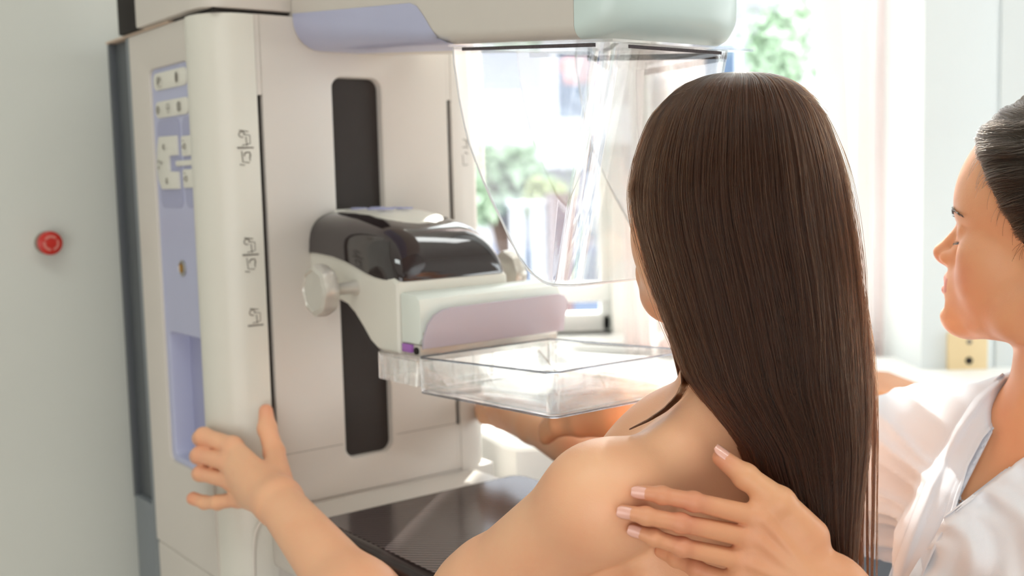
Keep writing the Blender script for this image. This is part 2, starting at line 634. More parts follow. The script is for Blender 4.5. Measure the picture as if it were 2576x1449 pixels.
# centre panel of the column with the tall slot, and the seam across it
b = BM()
hole = rrect(0.1005, 0.1705, 1.140, 1.6335, 0.014, 6)
add_holed(b, (0.0035, 0.2745, 1.0945, 1.7055), hole, 0.0, -0.05, 0.012, 0.005, FACE)
column = part('column_panel', b, M['cream'])
b = BM()
add_box(b, 0.0035, 0.0945, -0.001, 0.0002, 1.1602, 1.1608, 0, fn=UVZ)
part('panel_seam', b, M['print'], column)
b = BM()
add_box(b, 0.1765, 0.2745, -0.001, 0.0002, 1.1602, 1.1608, 0, fn=UVZ)
part('panel_seam', b, M['print'], column)
b = BM()
add_prism(b, [(0.0, 1.0), (0.34, 1.0), (0.34, 1.7), (0.0, 1.7)], -0.2, -0.06, fn=FACE)
part('column_core', b, M['black_gap'])
b = BM()
add_box(b, 0.09, 0.18, -0.030, -0.011, 1.12, 1.65, 0.0, fn=UVZ)
part('slot_bellows', b, M['black_soft'])

# the two slits beside the panel, with their guide strips
for sgn, u0 in ((0, 0.0), (1, 0.278)):
    b = BM()
    add_box(b, u0 - 0.0036, u0 + 0.0036, -0.03, -0.007, 1.05, 1.609, 0.0, fn=UVZ)
    s = part('side_slit', b, M['black_gap'])
    for k, (z0, z1) in enumerate(((1.555, 1.590), (1.445, 1.50), (1.37, 1.425), (1.28, 1.33), (1.20, 1.24))):
        b = BM()
        add_box(b, u0 - 0.0025, u0 + 0.0025, -0.008, -0.0055, z0, z1, 0.0, fn=UVZ)
        part('guide_strip', b, M['black_soft'], s)
    b = BM()
    add_box(b, u0 - 0.0030, u0 + 0.0030, -0.03, -0.0004, 1.0945, 1.158, 0.0, fn=UVZ)
    part('slit_filler', b, M['cream'], s)
    b = BM()
    add_box(b, u0 - 0.0030, u0 + 0.0030, -0.03, -0.0004, 1.609, 1.7055, 0.0, fn=UVZ)
    part('slit_filler', b, M['cream'])


# grips: rounded vertical bulges left and right
def grip(mir, z0, z1):
    prof = [(-0.0036, 0.0), (-0.016, 0.0), (-0.030, -0.002), (-0.044, -0.008), (-0.055, -0.018), (-0.0625, -0.032),
            (-0.0660, -0.048), (-0.0655, -0.062), (-0.061, -0.074), (-0.052, -0.083), (-0.040, -0.088), (-0.0036, -0.088)]
    base = [(-0.0036, 0.0), (-0.016, 0.0), (-0.030, -0.002), (-0.040, -0.006), (-0.048, -0.013), (-0.0535, -0.023),
            (-0.0565, -0.040), (-0.057, -0.058), (-0.057, -0.072), (-0.057, -0.083), (-0.057, -0.088), (-0.0036, -0.088)]
    rings = []
    zs = [(1.0, 0), (z0 - 0.012, 0), (z0 - 0.002, 0.45), (z0 + 0.012, 0.85), (z0 + 0.035, 1), (z1 - 0.05, 1), (z1 - 0.006, 1), (z1 + 0.005, 0.97), (z1 + 0.0092, 0.9)]
    for z, k in zs:
        rings.append([((0.278 - u) if mir else u, v, z) for u, v in
                      [(a[0] * k + c[0] * (1 - k), a[1] * k + c[1] * (1 - k)) for a, c in zip(prof, base)]])
    b = BM()
    add_loft(b, rings, fn=UVZ)
    return part('grip_handle', b, M['cream_light'] if not mir else M['cream'], sharp=50)


grip(False, 1.135, 1.696)
grip(True, 1.135, 1.696)

# side walls with the recessed control strip
b = BM()
hole = rrect(-0.2085, -0.075, 1.128, 1.655, 0.012, 5)
add_holed(b, (-0.2775, -0.06, 1.0, 1.7055), hole, -0.0600, -0.045, 0.012, 0.003, SIDE)
part('side_wall', b, M['cream'])
b = BM()
add_box(b, 0.325, 0.338, -0.2775, -0.06, 0.6, 1.70, 0.004, fn=UVZ)
part('side_wall', b, M['cream'])
b = BM()
add_box(b, -0.0600, 0.338, -0.2775, -0.0005, 0.02, 1.0, 0.008, 3, fn=UVZ)
add_box(b, -0.0045, 0.3385, -0.06, -0.0012, 0.9, 1.093, 0.001, fn=UVZ)
part('lower_housing', b, M['cream'])
b = BM()
add_box(b, -0.0565, 0.336, -0.2775, -0.060, 1.690, 1.7054, 0.001, fn=UVZ)
part('column_top', b, M['cream'])

cp = None
b = BM()
well = rrect(-0.196, -0.06, 1.136, 1.306, 0.010, 5)
add_holed(b, (-0.2085, -0.05, 1.128, 1.655), well, -0.0560, -0.05, 0.030, 0.004, SIDE)
cp = part('control_panel', b, M['lavender'])
b = BM()
add_box(b, -0.028, -0.024, -0.21, -0.05, 1.12, 1.32, fn=UVZ)
part('recess_back', b, M['lavender_dark'], cp)


def sidebox(name, v0, v1, z0, z1, u0, u1, r, m, parent, bev=0.0015):
    b = BM()
    add_prism(b, rrect(v0, v1, z0, z1, r, 5), u0, u1, bev, 2, fn=SIDE)
    return part(name, b, m, parent)


key = sidebox('exposure_key_bar', -0.1975, -0.084, 1.6265, 1.6490, -0.0585, -0.053, 0.010, M['cream_light'], cp)
key2 = sidebox('light_key_bar', -0.1955, -0.082, 1.5905, 1.6120, -0.0585, -0.053, 0.010, M['cream_light'], cp)
for v0, v1 in ((-0.197, -0.118), (-0.110, -0.062)):
    sidebox('key_well', v0, v1, 1.473, 1.588, -0.0566, -0.0545, 0.012, M['lavender_dark'], cp, 0.0)
# C-shaped rocker and its neighbour keys
b = BM()
cshape = [(-0.1245, 1.5655), (-0.186, 1.5665), (-0.1935, 1.552), (-0.1985, 1.530), (-0.1945, 1.510), (-0.184, 1.4975), (-0.1245, 1.4975),
          (-0.1245, 1.5195), (-0.155, 1.5205), (-0.155, 1.5405), (-0.1245, 1.5405)]
add_prism(b, cshape, -0.0600, -0.054, 0.0012, 2, fn=SIDE)
rocker = part('rocker_key', b, M['cream_light'], cp)
sidebox('paddle_key', -0.110, -0.072, 1.5385, 1.5640, -0.0595, -0.054, 0.003, M['cream_light'], cp)
sidebox('paddle_key', -0.110, -0.072, 1.4985, 1.5220, -0.0595, -0.054, 0.003, M['cream_light'], cp)
sidebox('key_bridge', -0.133, -0.065, 1.5265, 1.5335, -0.0592, -0.054, 0.003, M['cream_light'], cp)


def strokes(name, segs, m, parent, fn, t, r=0.0007):
    """thin printed strokes: polylines in a plane at depth t, one part for each symbol"""
    groups = []
    for pl in segs:
        c = (sum(p[0] for p in pl) / len(pl), sum(p[1] for p in pl) / len(pl))
        for g in groups:
            if math.hypot(g[0][0] - c[0], g[0][1] - c[1]) < 0.0105:
                g[1].append(pl)
                break
        else:
            groups.append((c, [pl]))
    for c, g in groups:
        b = BM()
        for pl in g:
            add_tube(b, [fn(a_, c_, t) for a_, c_ in pl], r, 5)
        part(name, b, m, parent)


def arc(cx_, cy_, r, a0, a1, n=10, ry=None):
    ry = ry or r
    return [(cx_ + r * math.cos(R(a0 + (a1 - a0) * k / n)), cy_ + ry * math.sin(R(a0 + (a1 - a0) * k / n))) for k in range(n + 1)]


sy = []
# first bar: tilted chart symbol and a dark oval; (v, z) pairs
v, z = -0.172, 1.6378
sy += [[(v - 0.006, z - 0.006), (v - 0.007, z + 0.001), (v - 0.003, z + 0.006)], [(v - 0.002, z - 0.003), (v + 0.004, z + 0.003)], arc(v, z, 0.0045, 0, 250), [(v - 0.004, z - 0.0075), (v + 0.006, z - 0.0075)]]
v = -0.112
sy += [arc(v, z, 0.003, 0, 360, 12, 0.0065), [(v, z - 0.006), (v, z + 0.006)], [(v + 0.001, z - 0.006), (v + 0.001, z + 0.006)], [(v - 0.001, z - 0.005), (v - 0.001, z + 0.005)]]
strokes('key_symbol', sy, M['print'], key, SIDE, -0.0603, 0.00042)
sy = []
v, z = -0.182, 1.6010
sy += [arc(v, z, 0.0045, 0, 360, 12), [(v - 0.0045, z), (v + 0.0045, z)], [(v, z - 0.006), (v, z + 0.006)]]
v = -0.146
sy += [arc(v, z + 0.0015, 0.0045, -60, 240, 12), [(v - 0.0035, z - 0.005), (v + 0.0035, z - 0.005)], [(v - 0.002, z), (v + 0.003, z)]]
v = -0.108
sy += [[(v - 0.005, z - 0.0045), (v + 0.005, z - 0.0045), (v + 0.005, z + 0.0045), (v - 0.005, z + 0.0045), (v - 0.005, z - 0.0045)], [(v - 0.002, z - 0.0065), (v - 0.002, z + 0.0065)], [(v + 0.002, z - 0.0065), (v + 0.002, z + 0.0065)]]
strokes('key_symbol', sy, M['print'], key2, SIDE, -0.0603, 0.00040)
sy = []
for v, z in ((-0.165, 1.5525), (-0.160, 1.508)):
    sy += [arc(v, z, 0.0035, 30, 330, 9), [(v, z - 0.003), (v, z + 0.002)]]
for v, z in ((-0.186, 1.534), (-0.186, 1.526), (-0.176, 1.532)):
    sy += [[(v - 0.003, z), (v + 0.003, z)], [(v, z - 0.0025), (v, z + 0.0025)]]
strokes('key_symbol', sy, M['print'], rocker, SIDE, -0.0616, 0.0004)
sy = []
for v, z in ((-0.098, 1.5545), (-0.098, 1.514)):
    sy += [[(v - 0.003, z + 0.003), (v + 0.002, z + 0.003)], arc(v + 0.004, z - 0.004, 0.0035, 0, 360, 9), [(v - 0.004, z - 0.006), (v - 0.001, z - 0.002)]]
strokes('key_symbol', sy, M['print'], cp, SIDE, -0.0612, 0.0004)
# socket in the panel
b = BM()
add_lathe(b, [(0.0, 0.0), (0.0105, 0.0), (0.0105, 0.003), (0.0085, 0.0042), (0.0075, 0.002), (0.0, 0.002)], (-0.055, 0.133, 1.395), (-1, 0, 0), 28)
jack = part('jack_socket', b, M['steel'], cp)
b = BM()
add_lathe(b, [(0.0, 0.0), (0.006, 0.0), (0.006, 0.003), (0.004, 0.0036), (0.0, 0.0036)], (-0.0565, 0.133, 1.395), (-1, 0, 0), 20)
part('jack_core', b, M['brass'], jack)

# grey back plates behind the side wall
b = BM()
add_box(b, -0.0585, 0.336, -0.296, -0.279, 0.0, 1.7065, 0.002, fn=UVZ)
add_box(b, -0.0585, 0.336, -0.372, -0.296, 0.0, 1.045, 0.004, fn=UVZ)
part('back_flange', b, M['gray_metal'])
b = BM()
add_box(b, -0.0500, 0.326, -0.366, -0.296, 1.04, 1.7065, 0.002, fn=UVZ)
add_box(b, -0.0585, -0.046, -0.374, -0.364, 1.04, 1.7065, 0.002, fn=UVZ)
part('back_channel', b, M['gray_dark'])
b = BM()
add_box(b, -0.060, 0.338, -0.376, -0.13, 1.7068, 1.7100, 0.001, fn=UVZ)
part('top_plate', b, M['beige'])

# upper housing and black rear strip
b = BM()
plan = [(0.0475, -0.002), (0.040, 0.0005), (0.030, 0.0015), (-0.040, 0.0), (-0.055, -0.006), (-0.064, -0.020), (-0.068, -0.05), (-0.068, -0.222), (0.0475, -0.222)]
add_prism(b, plan, 1.7105, 2.35, 0.003, 2, fn=PLAN)
part('upper_housing', b, M['cream'], sharp=40)
b = BM()
add_box(b, -0.052, 0.046, -0.13, -0.006, 1.7054, 1.713, fn=UVZ)
part('swivel_gap_shade', b, M['black_gap'])  # black block stands in for the shadow between column and housing
b = BM()
add_box(b, -0.066, 0.045, -0.300, -0.223, 1.7101, 2.35, 0.002, fn=UVZ)
part('rear_cover_strip', b, M['black_gap'])

# tube head: lofted along v, underside falling towards the patient
def head_ring(v, u0, u1, zb, zt, r, k=7):
    pts = []
    for (cx_, cz_, a0) in ((u1 - r, zb + r, -90), (u1 - 0.02, zt - 0.02, 0), (u0 + 0.02, zt - 0.02, 90), (u0 + r, zb + r, 180)):
        rr = r if cz_ < zb + r + 1e-6 else 0.02
        for i in range(k + 1):
            a = R(a0 + 90 * i / k)
            pts.append((cx_ + rr * math.cos(a), v, cz_ + rr * math.sin(a)))
    return pts


def zb_at(v):
    return 1.6655 - 0.087 * v


rings = []
for v, r in ((-0.02, 0.036), (0.0, 0.036), (0.08, 0.032), (0.16, 0.027), (0.24, 0.021), (0.31, 0.014), (0.40, 0.012), (0.48, 0.012), (0.528, 0.012)):
    rings.append(head_ring(v, 0.048, 0.230, zb_at(v), 2.0, r))
b = BM(); add_loft(b, rings, fn=UVZ)
head = part('tube_head', b, M['cream'], sharp=40)
rings = []
for v, ins_, r in ((0.5285, 0.0002, 0.012), (0.536, 0.0005, 0.014), (0.550, 0.003, 0.018), (0.560, 0.008, 0.022), (0.567, 0.016, 0.026), (0.571, 0.028, 0.03), (0.572, 0.045, 0.03)):
    rings.append(head_ring(v, 0.048 + ins_, 0.230 - ins_, zb_at(0.5285) - 0.001 + ins_ * 0.8, 2.0 - ins_, r))
b = BM(); add_loft(b, rings, fn=UVZ)
part('tube_head_cap', b, M['mint'], sharp=50)
# lavender skin over the lower side, from the column to the curved end
rows = []
NV = 26
for i in range(NV + 1):
    v = 0.002 + 0.330 * i / NV
    rr = 0.036 if v < 0.02 else 0.036 - (v / 0.31) * 0.022 if v < 0.31 else 0.014
    zb = zb_at(v)
    if v < 0.27:
        ztop = 1.709 - 0.024 * v / 0.27
    else:
        t = (v - 0.27) / 0.062
        ztop = 1.685 - (1.685 - zb - 0.001) * (0.5 - 0.5 * math.cos(PI * min(t, 1))) ** 0.9
    row = []
    # path: from the underside's middle out to the rounded corner and up the side
    row.append((0.139, v, zb - 0.0006))
    row.append((0.048 + rr, v, zb - 0.0006))
    end = max(ztop, zb + 0.0005)
    for k in range(1, 8):
        a = R(90 * k / 7)
        x, z_ = 0.048 + rr - (rr + 0.0006) * math.sin(a), zb + rr - (rr + 0.0006) * math.cos(a)
        row.append((x, v, min(z_, end)))
    row.append((0.0474, v, max(min(zb + rr, end), end)))
    rows.append(row)
b = BM(); add_loft(b, rows, cap=False, closed=False, fn=UVZ)
part('lavender_skin', b, M['lavender'], head, sharp=180)

# ---- compression arm with the smoked dome
b = BM()
side = [(-0.012, 1.404), (-0.012, 1.358), (0.06, 1.3585), (0.085, 1.354), (0.105, 1.343), (0.125, 1.327), (0.140, 1.3135), (0.155, 1.3060), (0.170, 1.3045),
        (0.203, 1.3050), (0.2045, 1.386), (0.195, 1.392), (0.150, 1.3945), (0.115, 1.4035), (0.075, 1.412), (0.03, 1.4165), (0.0, 1.417)]
add_prism(b, side, 0.0595, 0.2165, 0.007, 3, fn=SIDE)
arm = part('compression_arm', b, M['cream_light'], sharp=30)


def dome_ring(v, zt, zbtm, hw, k=9, c=0.138, flat=0.45):
    """superellipse arch over the arm"""
    pts = []
    for i in range(2 * k + 1):
        a = PI - PI * i / (2 * k)
        ca, sa = math.cos(a), math.sin(a)
        x = c + hw * math.copysign(abs(ca) ** flat, ca)
        z_ = zbtm + (zt - zbtm) * abs(sa) ** 0.72
        pts.append((x, v, z_))
    return pts


rings = []
for v, zt, zb, hw in ((-0.006, 1.4640, 1.414, 0.0805), (0.02, 1.4645, 1.4135, 0.0805), (0.06, 1.4640, 1.411, 0.0805), (0.09, 1.4620, 1.4065, 0.0805), (0.115, 1.4575, 1.4005, 0.0803),
                      (0.14, 1.4530, 1.394, 0.0800), (0.16, 1.4470, 1.3905, 0.0797), (0.176, 1.4385, 1.3890, 0.0790), (0.188, 1.4280, 1.3882, 0.0775), (0.196, 1.4160, 1.3879, 0.0755), (0.2015, 1.4030, 1.3877, 0.0725), (0.2035, 1.3925, 1.3876, 0.069)):
    rings.append(dome_ring(v, zt, zb, hw))
b = BM(); add_loft(b, rings, fn=UVZ)
dome = part('dome_cover', b, M['black_gloss'], sharp=60)
b = BM(); add_loft(b, [dome_ring(v, 1.4662, 1.4118, 0.0822) for v in (-0.012, -0.003, -0.001)] + [dome_ring(0.0, 1.4655, 1.4120, 0.0815)], fn=UVZ)
part('dome_collar', b, M['cream_light'], arm, sharp=60)
# pale saddle on top of the dome
rows = []
for v, zt, hw in ((-0.005, 1.4652, 0.042), (0.03, 1.4658, 0.044), (0.07, 1.4650, 0.045), (0.105, 1.4616, 0.043), (0.125, 1.4585, 0.039), (0.142, 1.4540, 0.030), (0.151, 1.4510, 0.014)):
    rows.append([(0.138 + hw * x, v, zt + 0.0012 - 0.0035 * x * x) for x in (-1, -0.8, -0.5, 0, 0.5, 0.8, 1)])
b = BM(); add_loft(b, rows, cap=False, closed=False, fn=UVZ)
for f in list(b.faces): pass
r_ = bmesh.ops.extrude_face_region(b, geom=b.faces[:])
bmesh.ops.translate(b, verts=[g for g in r_['geom'] if isinstance(g, bmesh.types.BMVert)], vec=(0, 0, -0.006))
saddle = part('dome_saddle', b, M['cream_light'], arm, sharp=50)
sy = []
for du in (-0.018, 0.010):
    for dv in (0.02, 0.06, 0.085):
        sy += [arc(0.138 + du, dv, 0.008, 0, 330, 12), [(0.130 + du, dv - 0.006), (0.146 + du, dv + 0.006)], [(0.138 + du, dv - 0.008), (0.138 + du, dv + 0.008)]]
strokes('saddle_print', [[(x, y) for x, y in s] for s in sy], M['print_lav'], saddle, lambda a_, c_, t: (a_, -c_, t), 1.4668, 0.0012)


def knob(u0, sgn, label=None):
    b = BM()
    o = (u0, -0.112, 1.3762)
    ax = (sgn, 0, 0)
    add_lathe(b, [(0.0, 0.0), (0.0092, 0.0), (0.0092, 0.004), (0.0075, 0.008), (0.0070, 0.024), (0.0095, 0.032), (0.016, 0.038)], o, ax, 28)
    k = part('arm_knob', b, M['knob'], arm)
    b = BM()
    add_lathe(b, [(0.010, 0.034), (0.0245, 0.036), (0.0285, 0.039), (0.0300, 0.044), (0.0300, 0.052), (0.0285, 0.056), (0.0240, 0.0585), (0.0228, 0.0565), (0.010, 0.0560), (0.0, 0.0560)],
              o, ax, 64, 8, 0.030)
    part('knob_grip', b, M['knob'], k)


knob(0.0600, -1)
knob(0.2400, 1)
b = BM(); add_lathe(b, [(0.0, 0.0), (0.012, 0.0), (0.0105, 0.026), (0.0, 0.026)], (0.2140, -0.112, 1.3762), (1, 0, 0), 24); part('knob_collar', b, M['knob'], arm)

# ---- paddle clamp, label plate and clear paddle
b = BM()
cl = [(0.2050, 1.3195), (0.2050, 1.3735), (0.2090, 1.3760), (0.236, 1.3745), (0.2430, 1.3700), (0.2450, 1.3630), (0.2450, 1.3260), (0.2400, 1.3195)]
add_prism(b, cl, 0.0625, 0.2640, 0.003, 2, fn=SIDE)
clamp = part('paddle_clamp', b, M['clamp'])
b = BM()
add_box(b, 0.0650, 0.262, 0.206, 0.240, 1.3055, 1.3190, 0.001, fn=UVZ)
part('clamp_rail', b, M['knob'], clamp)
b = BM(); add_box(b, 0.0615, 0.0650, 0.207, 0.226, 1.3095, 1.3185, 0.0005, fn=UVZ)
part('sticker', b, M['purple'], clamp)
b = BM(); add_lathe(b, [(0.0, 0), (0.004, 0), (0.004, 0.002), (0.0, 0.002)], (0.0650, -0.233, 1.312), (-1, 0, 0), 16)
part('rail_hole', b, M['black_gap'], clamp)
# upright flange with rounded ends
lean_p = lambda u, z, v: (u, -(v + (z - 1.318) * 0.12), z)
b = BM()
fl = [(0.060, 1.3165), (0.0605, 1.328), (0.065, 1.343), (0.073, 1.353), (0.084, 1.3585), (0.096, 1.3600), (0.250, 1.3625), (0.260, 1.3600), (0.2655, 1.352), (0.2655, 1.344), (0.2625, 1.335), (0.262, 1.3165)]
add_prism(b, fl, 0.2500, 0.2535, 0.0012, 2, fn=lean_p)
flange = part('paddle_flange', b, M['frosted'])
b = BM()
add_box(b, 0.064, 0.258, 0.2470, 0.2498, 1.3185, 1.3340, 0.0005, fn=UVZ)
part('flange_mount', b, M['knob'], flange)

T = 0.0026


def tray_ring(u0, u1, v0, v1, z, r, n=8):
    return [(u, v, z) for u, v in rrect(u0, u1, v0, v1, r, n)]


def ring_z(pts, f):
    return [(u, v, f(v)) for u, v, _ in pts]


b = BM()
U0, U1, V0, V1 = 0.045, 0.232, 0.262, 0.492
rimz = lambda v: 1.3105 + (v - 0.262) * 0.048
flz = lambda v: 1.2715 + (v - 0.262) * 0.030
rings = [
    ring_z(tray_ring(U0 + 0.006, U1 - 0.006, V0 + 0.006, V1 - 0.006, 0, 0.008), flz),
    ring_z(tray_ring(U0 + 0.001, U1 - 0.001, V0 + 0.001, V1 - 0.001, 0, 0.010), lambda v: flz(v) + 0.0015),
    ring_z(tray_ring(U0, U1, V0, V1, 0, 0.011), lambda v: flz(v) + 0.005),
    ring_z(tray_ring(U0 - 0.0008, U1 + 0.0008, V0, V1 + 0.0008, 0, 0.011), lambda v: rimz(v)),
    ring_z(tray_ring(U0 - 0.0008 + T, U1 + 0.0008 - T, V0 + T, V1 + 0.0008 - T, 0, 0.0095), lambda v: rimz(v)),
    ring_z(tray_ring(U0 + T, U1 - T, V0 + T, V1 - T, 0, 0.0095), lambda v: flz(v) + 0.006),
    ring_z(tray_ring(U0 + 0.006, U1 - 0.006, V0 + 0.006, V1 - 0.006, 0, 0.008), lambda v: flz(v) + T),
]
add_loft(b, rings, fn=UVZ)
tray = part('clear_paddle', b, M['clear'], sharp=50)
b = BM()
pr_ = [(u, -v, rimz(v)) for u, v in rrect(U0 + 0.0005, U1 - 0.0005, V0 + 0.001, V1 - 0.0005, 0.0105, 8)]
add_tube(b, pr_ + [pr_[0]], 0.0011, 6)
part('paddle_rim', b, M['glass_edge'], tray)
b = BM()
pr_ = [(u, -v, flz(v) + 0.0012) for u, v in rrect(U0 + 0.0015, U1 - 0.0015, V0 + 0.0015, V1 - 0.0015, 0.0095, 8)]
add_tube(b, pr_ + [pr_[0]], 0.0012, 6)
part('paddle_base_edge', b, M['glass_edge'], tray)
# rear carrier of the paddle with its vertical ribs
b = BM()
for z0, z1 in ((1.3040, 1.3066),):
    add_prism(b, rrect(0.050, 0.250, 0.165, 0.262, 0.012, 5), z0, z1, 0.0006, 1, fn=PLAN)
outer = rrect(0.050, 0.250, 0.165, 0.262, 0.012, 5)
inner = rrect(0.0526, 0.2474, 0.1676, 0.2594, 0.010, 5)
zz0, zz1 = 1.2760, 1.3037
add_loft(b, [[(u, v, zz0) for u, v in outer], [(u, v, zz1) for u, v in outer], [(u, v, zz1) for u, v in inner], [(u, v, zz0) for u, v in inner], [(u, v, zz0) for u, v in outer]], cap=False, fn=UVZ)
carrier = part('paddle_carrier', b, M['clear'], tray, sharp=50)
for k in range(7):
    u = 0.066 + k * 0.0275
    b = BM()
    add_box(b, u, u + 0.0022, 0.2545, 0.2590, zz0, 1.3037, 0.0004, fn=UVZ)
    part('carrier_rib', b, M['clear'], tray)
for k in range(4):
    v = 0.182 + k * 0.022
    b = BM()
    add_box(b, 0.0527, 0.058, v, v + 0.0022, zz0, 1.3037, 0.0004, fn=UVZ)
    part('carrier_rib', b, M['clear'], tray)
for u in (0.062, 0.213):
    b = BM()
    add_prism(b, [(0.262, 1.276), (0.262, 1.300), (0.300, 1.2735), (0.300, 1.272)], u, u + 0.0025, 0, fn=SIDE)
    part('gusset', b, M['clear'], tray)

# ---- face shield: two side wings and a front sheet with rounded folds
def shield_path(t, z):
    """plan outline of the shield at height z: parameter t 0..1"""
    pass


def wing_back(z):
    """v where the side wing ends, at height z"""
    zs = [1.4015, 1.4025, 1.4045, 1.408, 1.414, 1.424, 1.440, 1.458, 1.480, 1.5045, 1.535, 1.57, 1.60, 1.635]
    vs = [0.482, 0.473, 0.465, 0.456, 0.4455, 0.4335, 0.4200, 0.4070, 0.3900, 0.3735, 0.3560, 0.3415, 0.3330, 0.330]
    return float(np.interp(z, zs, vs))


def front_v(z):
    return 0.560 - (1.612 - z) * 0.27


def shield_row(z, off):
    u0, u1 = 0.056 + off, 0.222 - off
    vf = front_v(z) - off
    vb = wing_back(z)
    r = 0.019 - off
    row = []
    n = 8
    for k in range(n + 1):
        row.append((u0, vb + (vf - r - vb) * k / n, z))
    for k in range(1, 7):
        a = R(180 - 90 * k / 6)
        row.append((u0 + r + r * math.cos(a), vf - r + r * math.sin(a), z))
    for k in range(1, n):
        row.append((u0 + r + (u1 - u0 - 2 * r) * k / n, vf, z))
    for k in range(0, 7):
        a = R(90 - 90 * k / 6)
        row.append((u1 - r + r * math.cos(a), vf - r + r * math.sin(a), z))
    for k in range(1, n + 1):
        row.append((u1, vf - r + (vb - vf + r) * k / n, z))
    return row


b = BM()
zs = [1.4015, 1.4025, 1.4045, 1.408, 1.414, 1.419, 1.424, 1.432, 1.44, 1.449, 1.458, 1.469, 1.48, 1.492, 1.505, 1.52, 1.535, 1.552, 1.57, 1.59, 1.60, 1.612]
ro = [shield_row(z, 0.0) for z in zs]
ri = [shield_row(z, 0.0026) for z in zs]
# shear the top edge so that it follows the head's underside
def fol(p):
    u, v, z = p
    top = zb_at(v) - 0.003
    return (u, v, z if z < 1.55 else 1.55 + (z - 1.55) / (1.612 - 1.55) * (top - 1.55))
ro = [[fol(p) for p in r] for r in ro]
ri = [[fol(p) for p in r] for r in ri]
vo = [[b.verts.new(UVZ(*p)) for p in r] for r in ro]
vi = [[b.verts.new(UVZ(*p)) for p in r] for r in ri]
nc = len(ro[0])
for j in range(len(zs) - 1):
    for i in range(nc - 1):
        b.faces.new([vo[j][i], vo[j][i + 1], vo[j + 1][i + 1], vo[j + 1][i]])
        b.faces.new([vi[j][i], vi[j + 1][i], vi[j + 1][i + 1], vi[j][i + 1]])
    for c in (0, nc - 1):
        b.faces.new([vo[j][c], vo[j + 1][c], vi[j + 1][c], vi[j][c]])
for j in (0, len(zs) - 1):
    for i in range(nc - 1):
        b.faces.new([vo[j][i], vo[j][i + 1], vi[j][i + 1], vi[j][i]])
shield = part('face_shield', b, M['clear'], sharp=50)
# rim roll along the wing edges
b = BM()
for c, du in ((0, 0.0013), (nc - 1, -0.0013)):
    add_tube(b, [UVZ(ro[j][c][0] + du, ro[j][c][1], ro[j][c][2]) for j in range(len(zs))], 0.0014, 8)
add_tube(b, [UVZ(*[(x + y) / 2 for x, y in zip(ro[0][i], ri[0][i])]) for i in range(nc)], 0.0014, 8)
part('shield_rim', b, M['edge'], shield)
# mounting flange and velcro strips
b = BM()
add_prism(b, [(0.333, zb_at(0.333) - 0.001), (0.575, zb_at(0.575) - 0.001), (0.575, zb_at(0.575) - 0.0035), (0.333, zb_at(0.333) - 0.0035)], 0.050, 0.228, 0, fn=SIDE)
part('shield_flange', b, M['clear'], shield)
zv = lambda v: zb_at(v) - 0.0040
for name_, pr in (('velcro_strip', ((0.352, 0.548), (0.0535, 0.0552))),):
    (v0, v1), (u0, u1) = pr
    b = BM(); add_prism(b, [(v0, zv(v0)), (v1, zv(v1)), (v1, zv(v1) - 0.0032), (v0, zv(v0) - 0.0032)], u0, u1, 0, fn=SIDE)
    part('velcro_strip', b, M['velcro'], shield)
    b = BM(); add_prism(b, [(v0, zv(v0)), (v1, zv(v1)), (v1, zv(v1) - 0.006), (v0, zv(v0) - 0.006)], 0.2195, 0.2215, 0, fn=SIDE)
    part('velcro_strip', b, M['velcro'], shield)
b = BM(); add_box(b, 0.082, 0.200, 0.5600, 0.5612, 1.6095, 1.6125, 0.0003, fn=UVZ)
part('velcro_strip', b, M['velcro'], shield)

# ---- breast support (detector housing) at the bottom
b = BM()
add_box(b, -0.0125, 0.300, -0.001, 0.128, 1.02, 1.0925, 0.010, 3, fn=UVZ)
part('support_mount', b, M['cream'], sharp=50)


def support_loft(u0, u1, v0, v1, z0, z1, r, e):
    rr = [(e, z0), (e * 0.3, z0 + e * 0.3), (0, z0 + e), (0, z1 - e), (e * 0.3, z1 - e * 0.3), (e, z1)]
    return [[(u, v, z) for u, v in rrect(u0 + i, u1 - i, v0 + i, v1 - i, max(r - i, 0.002), 6)] for i, z in rr]


b = BM()
add_loft(b, support_loft(-0.022, 0.298, 0.112, 0.420, 1.045, 1.110, 0.030, 0.012), fn=UVZ)
support = part('detector_cover', b, M['smoke'], sharp=50)
b = BM()
add_loft(b, [[(u, v, z) for u, v in rrect(-0.006, 0.284, 0.128, 0.400, 0.018, 6)] for z in (1.1095, 1.1106)], fn=UVZ)
part('carbon_plate', b, M['carbon'], support)
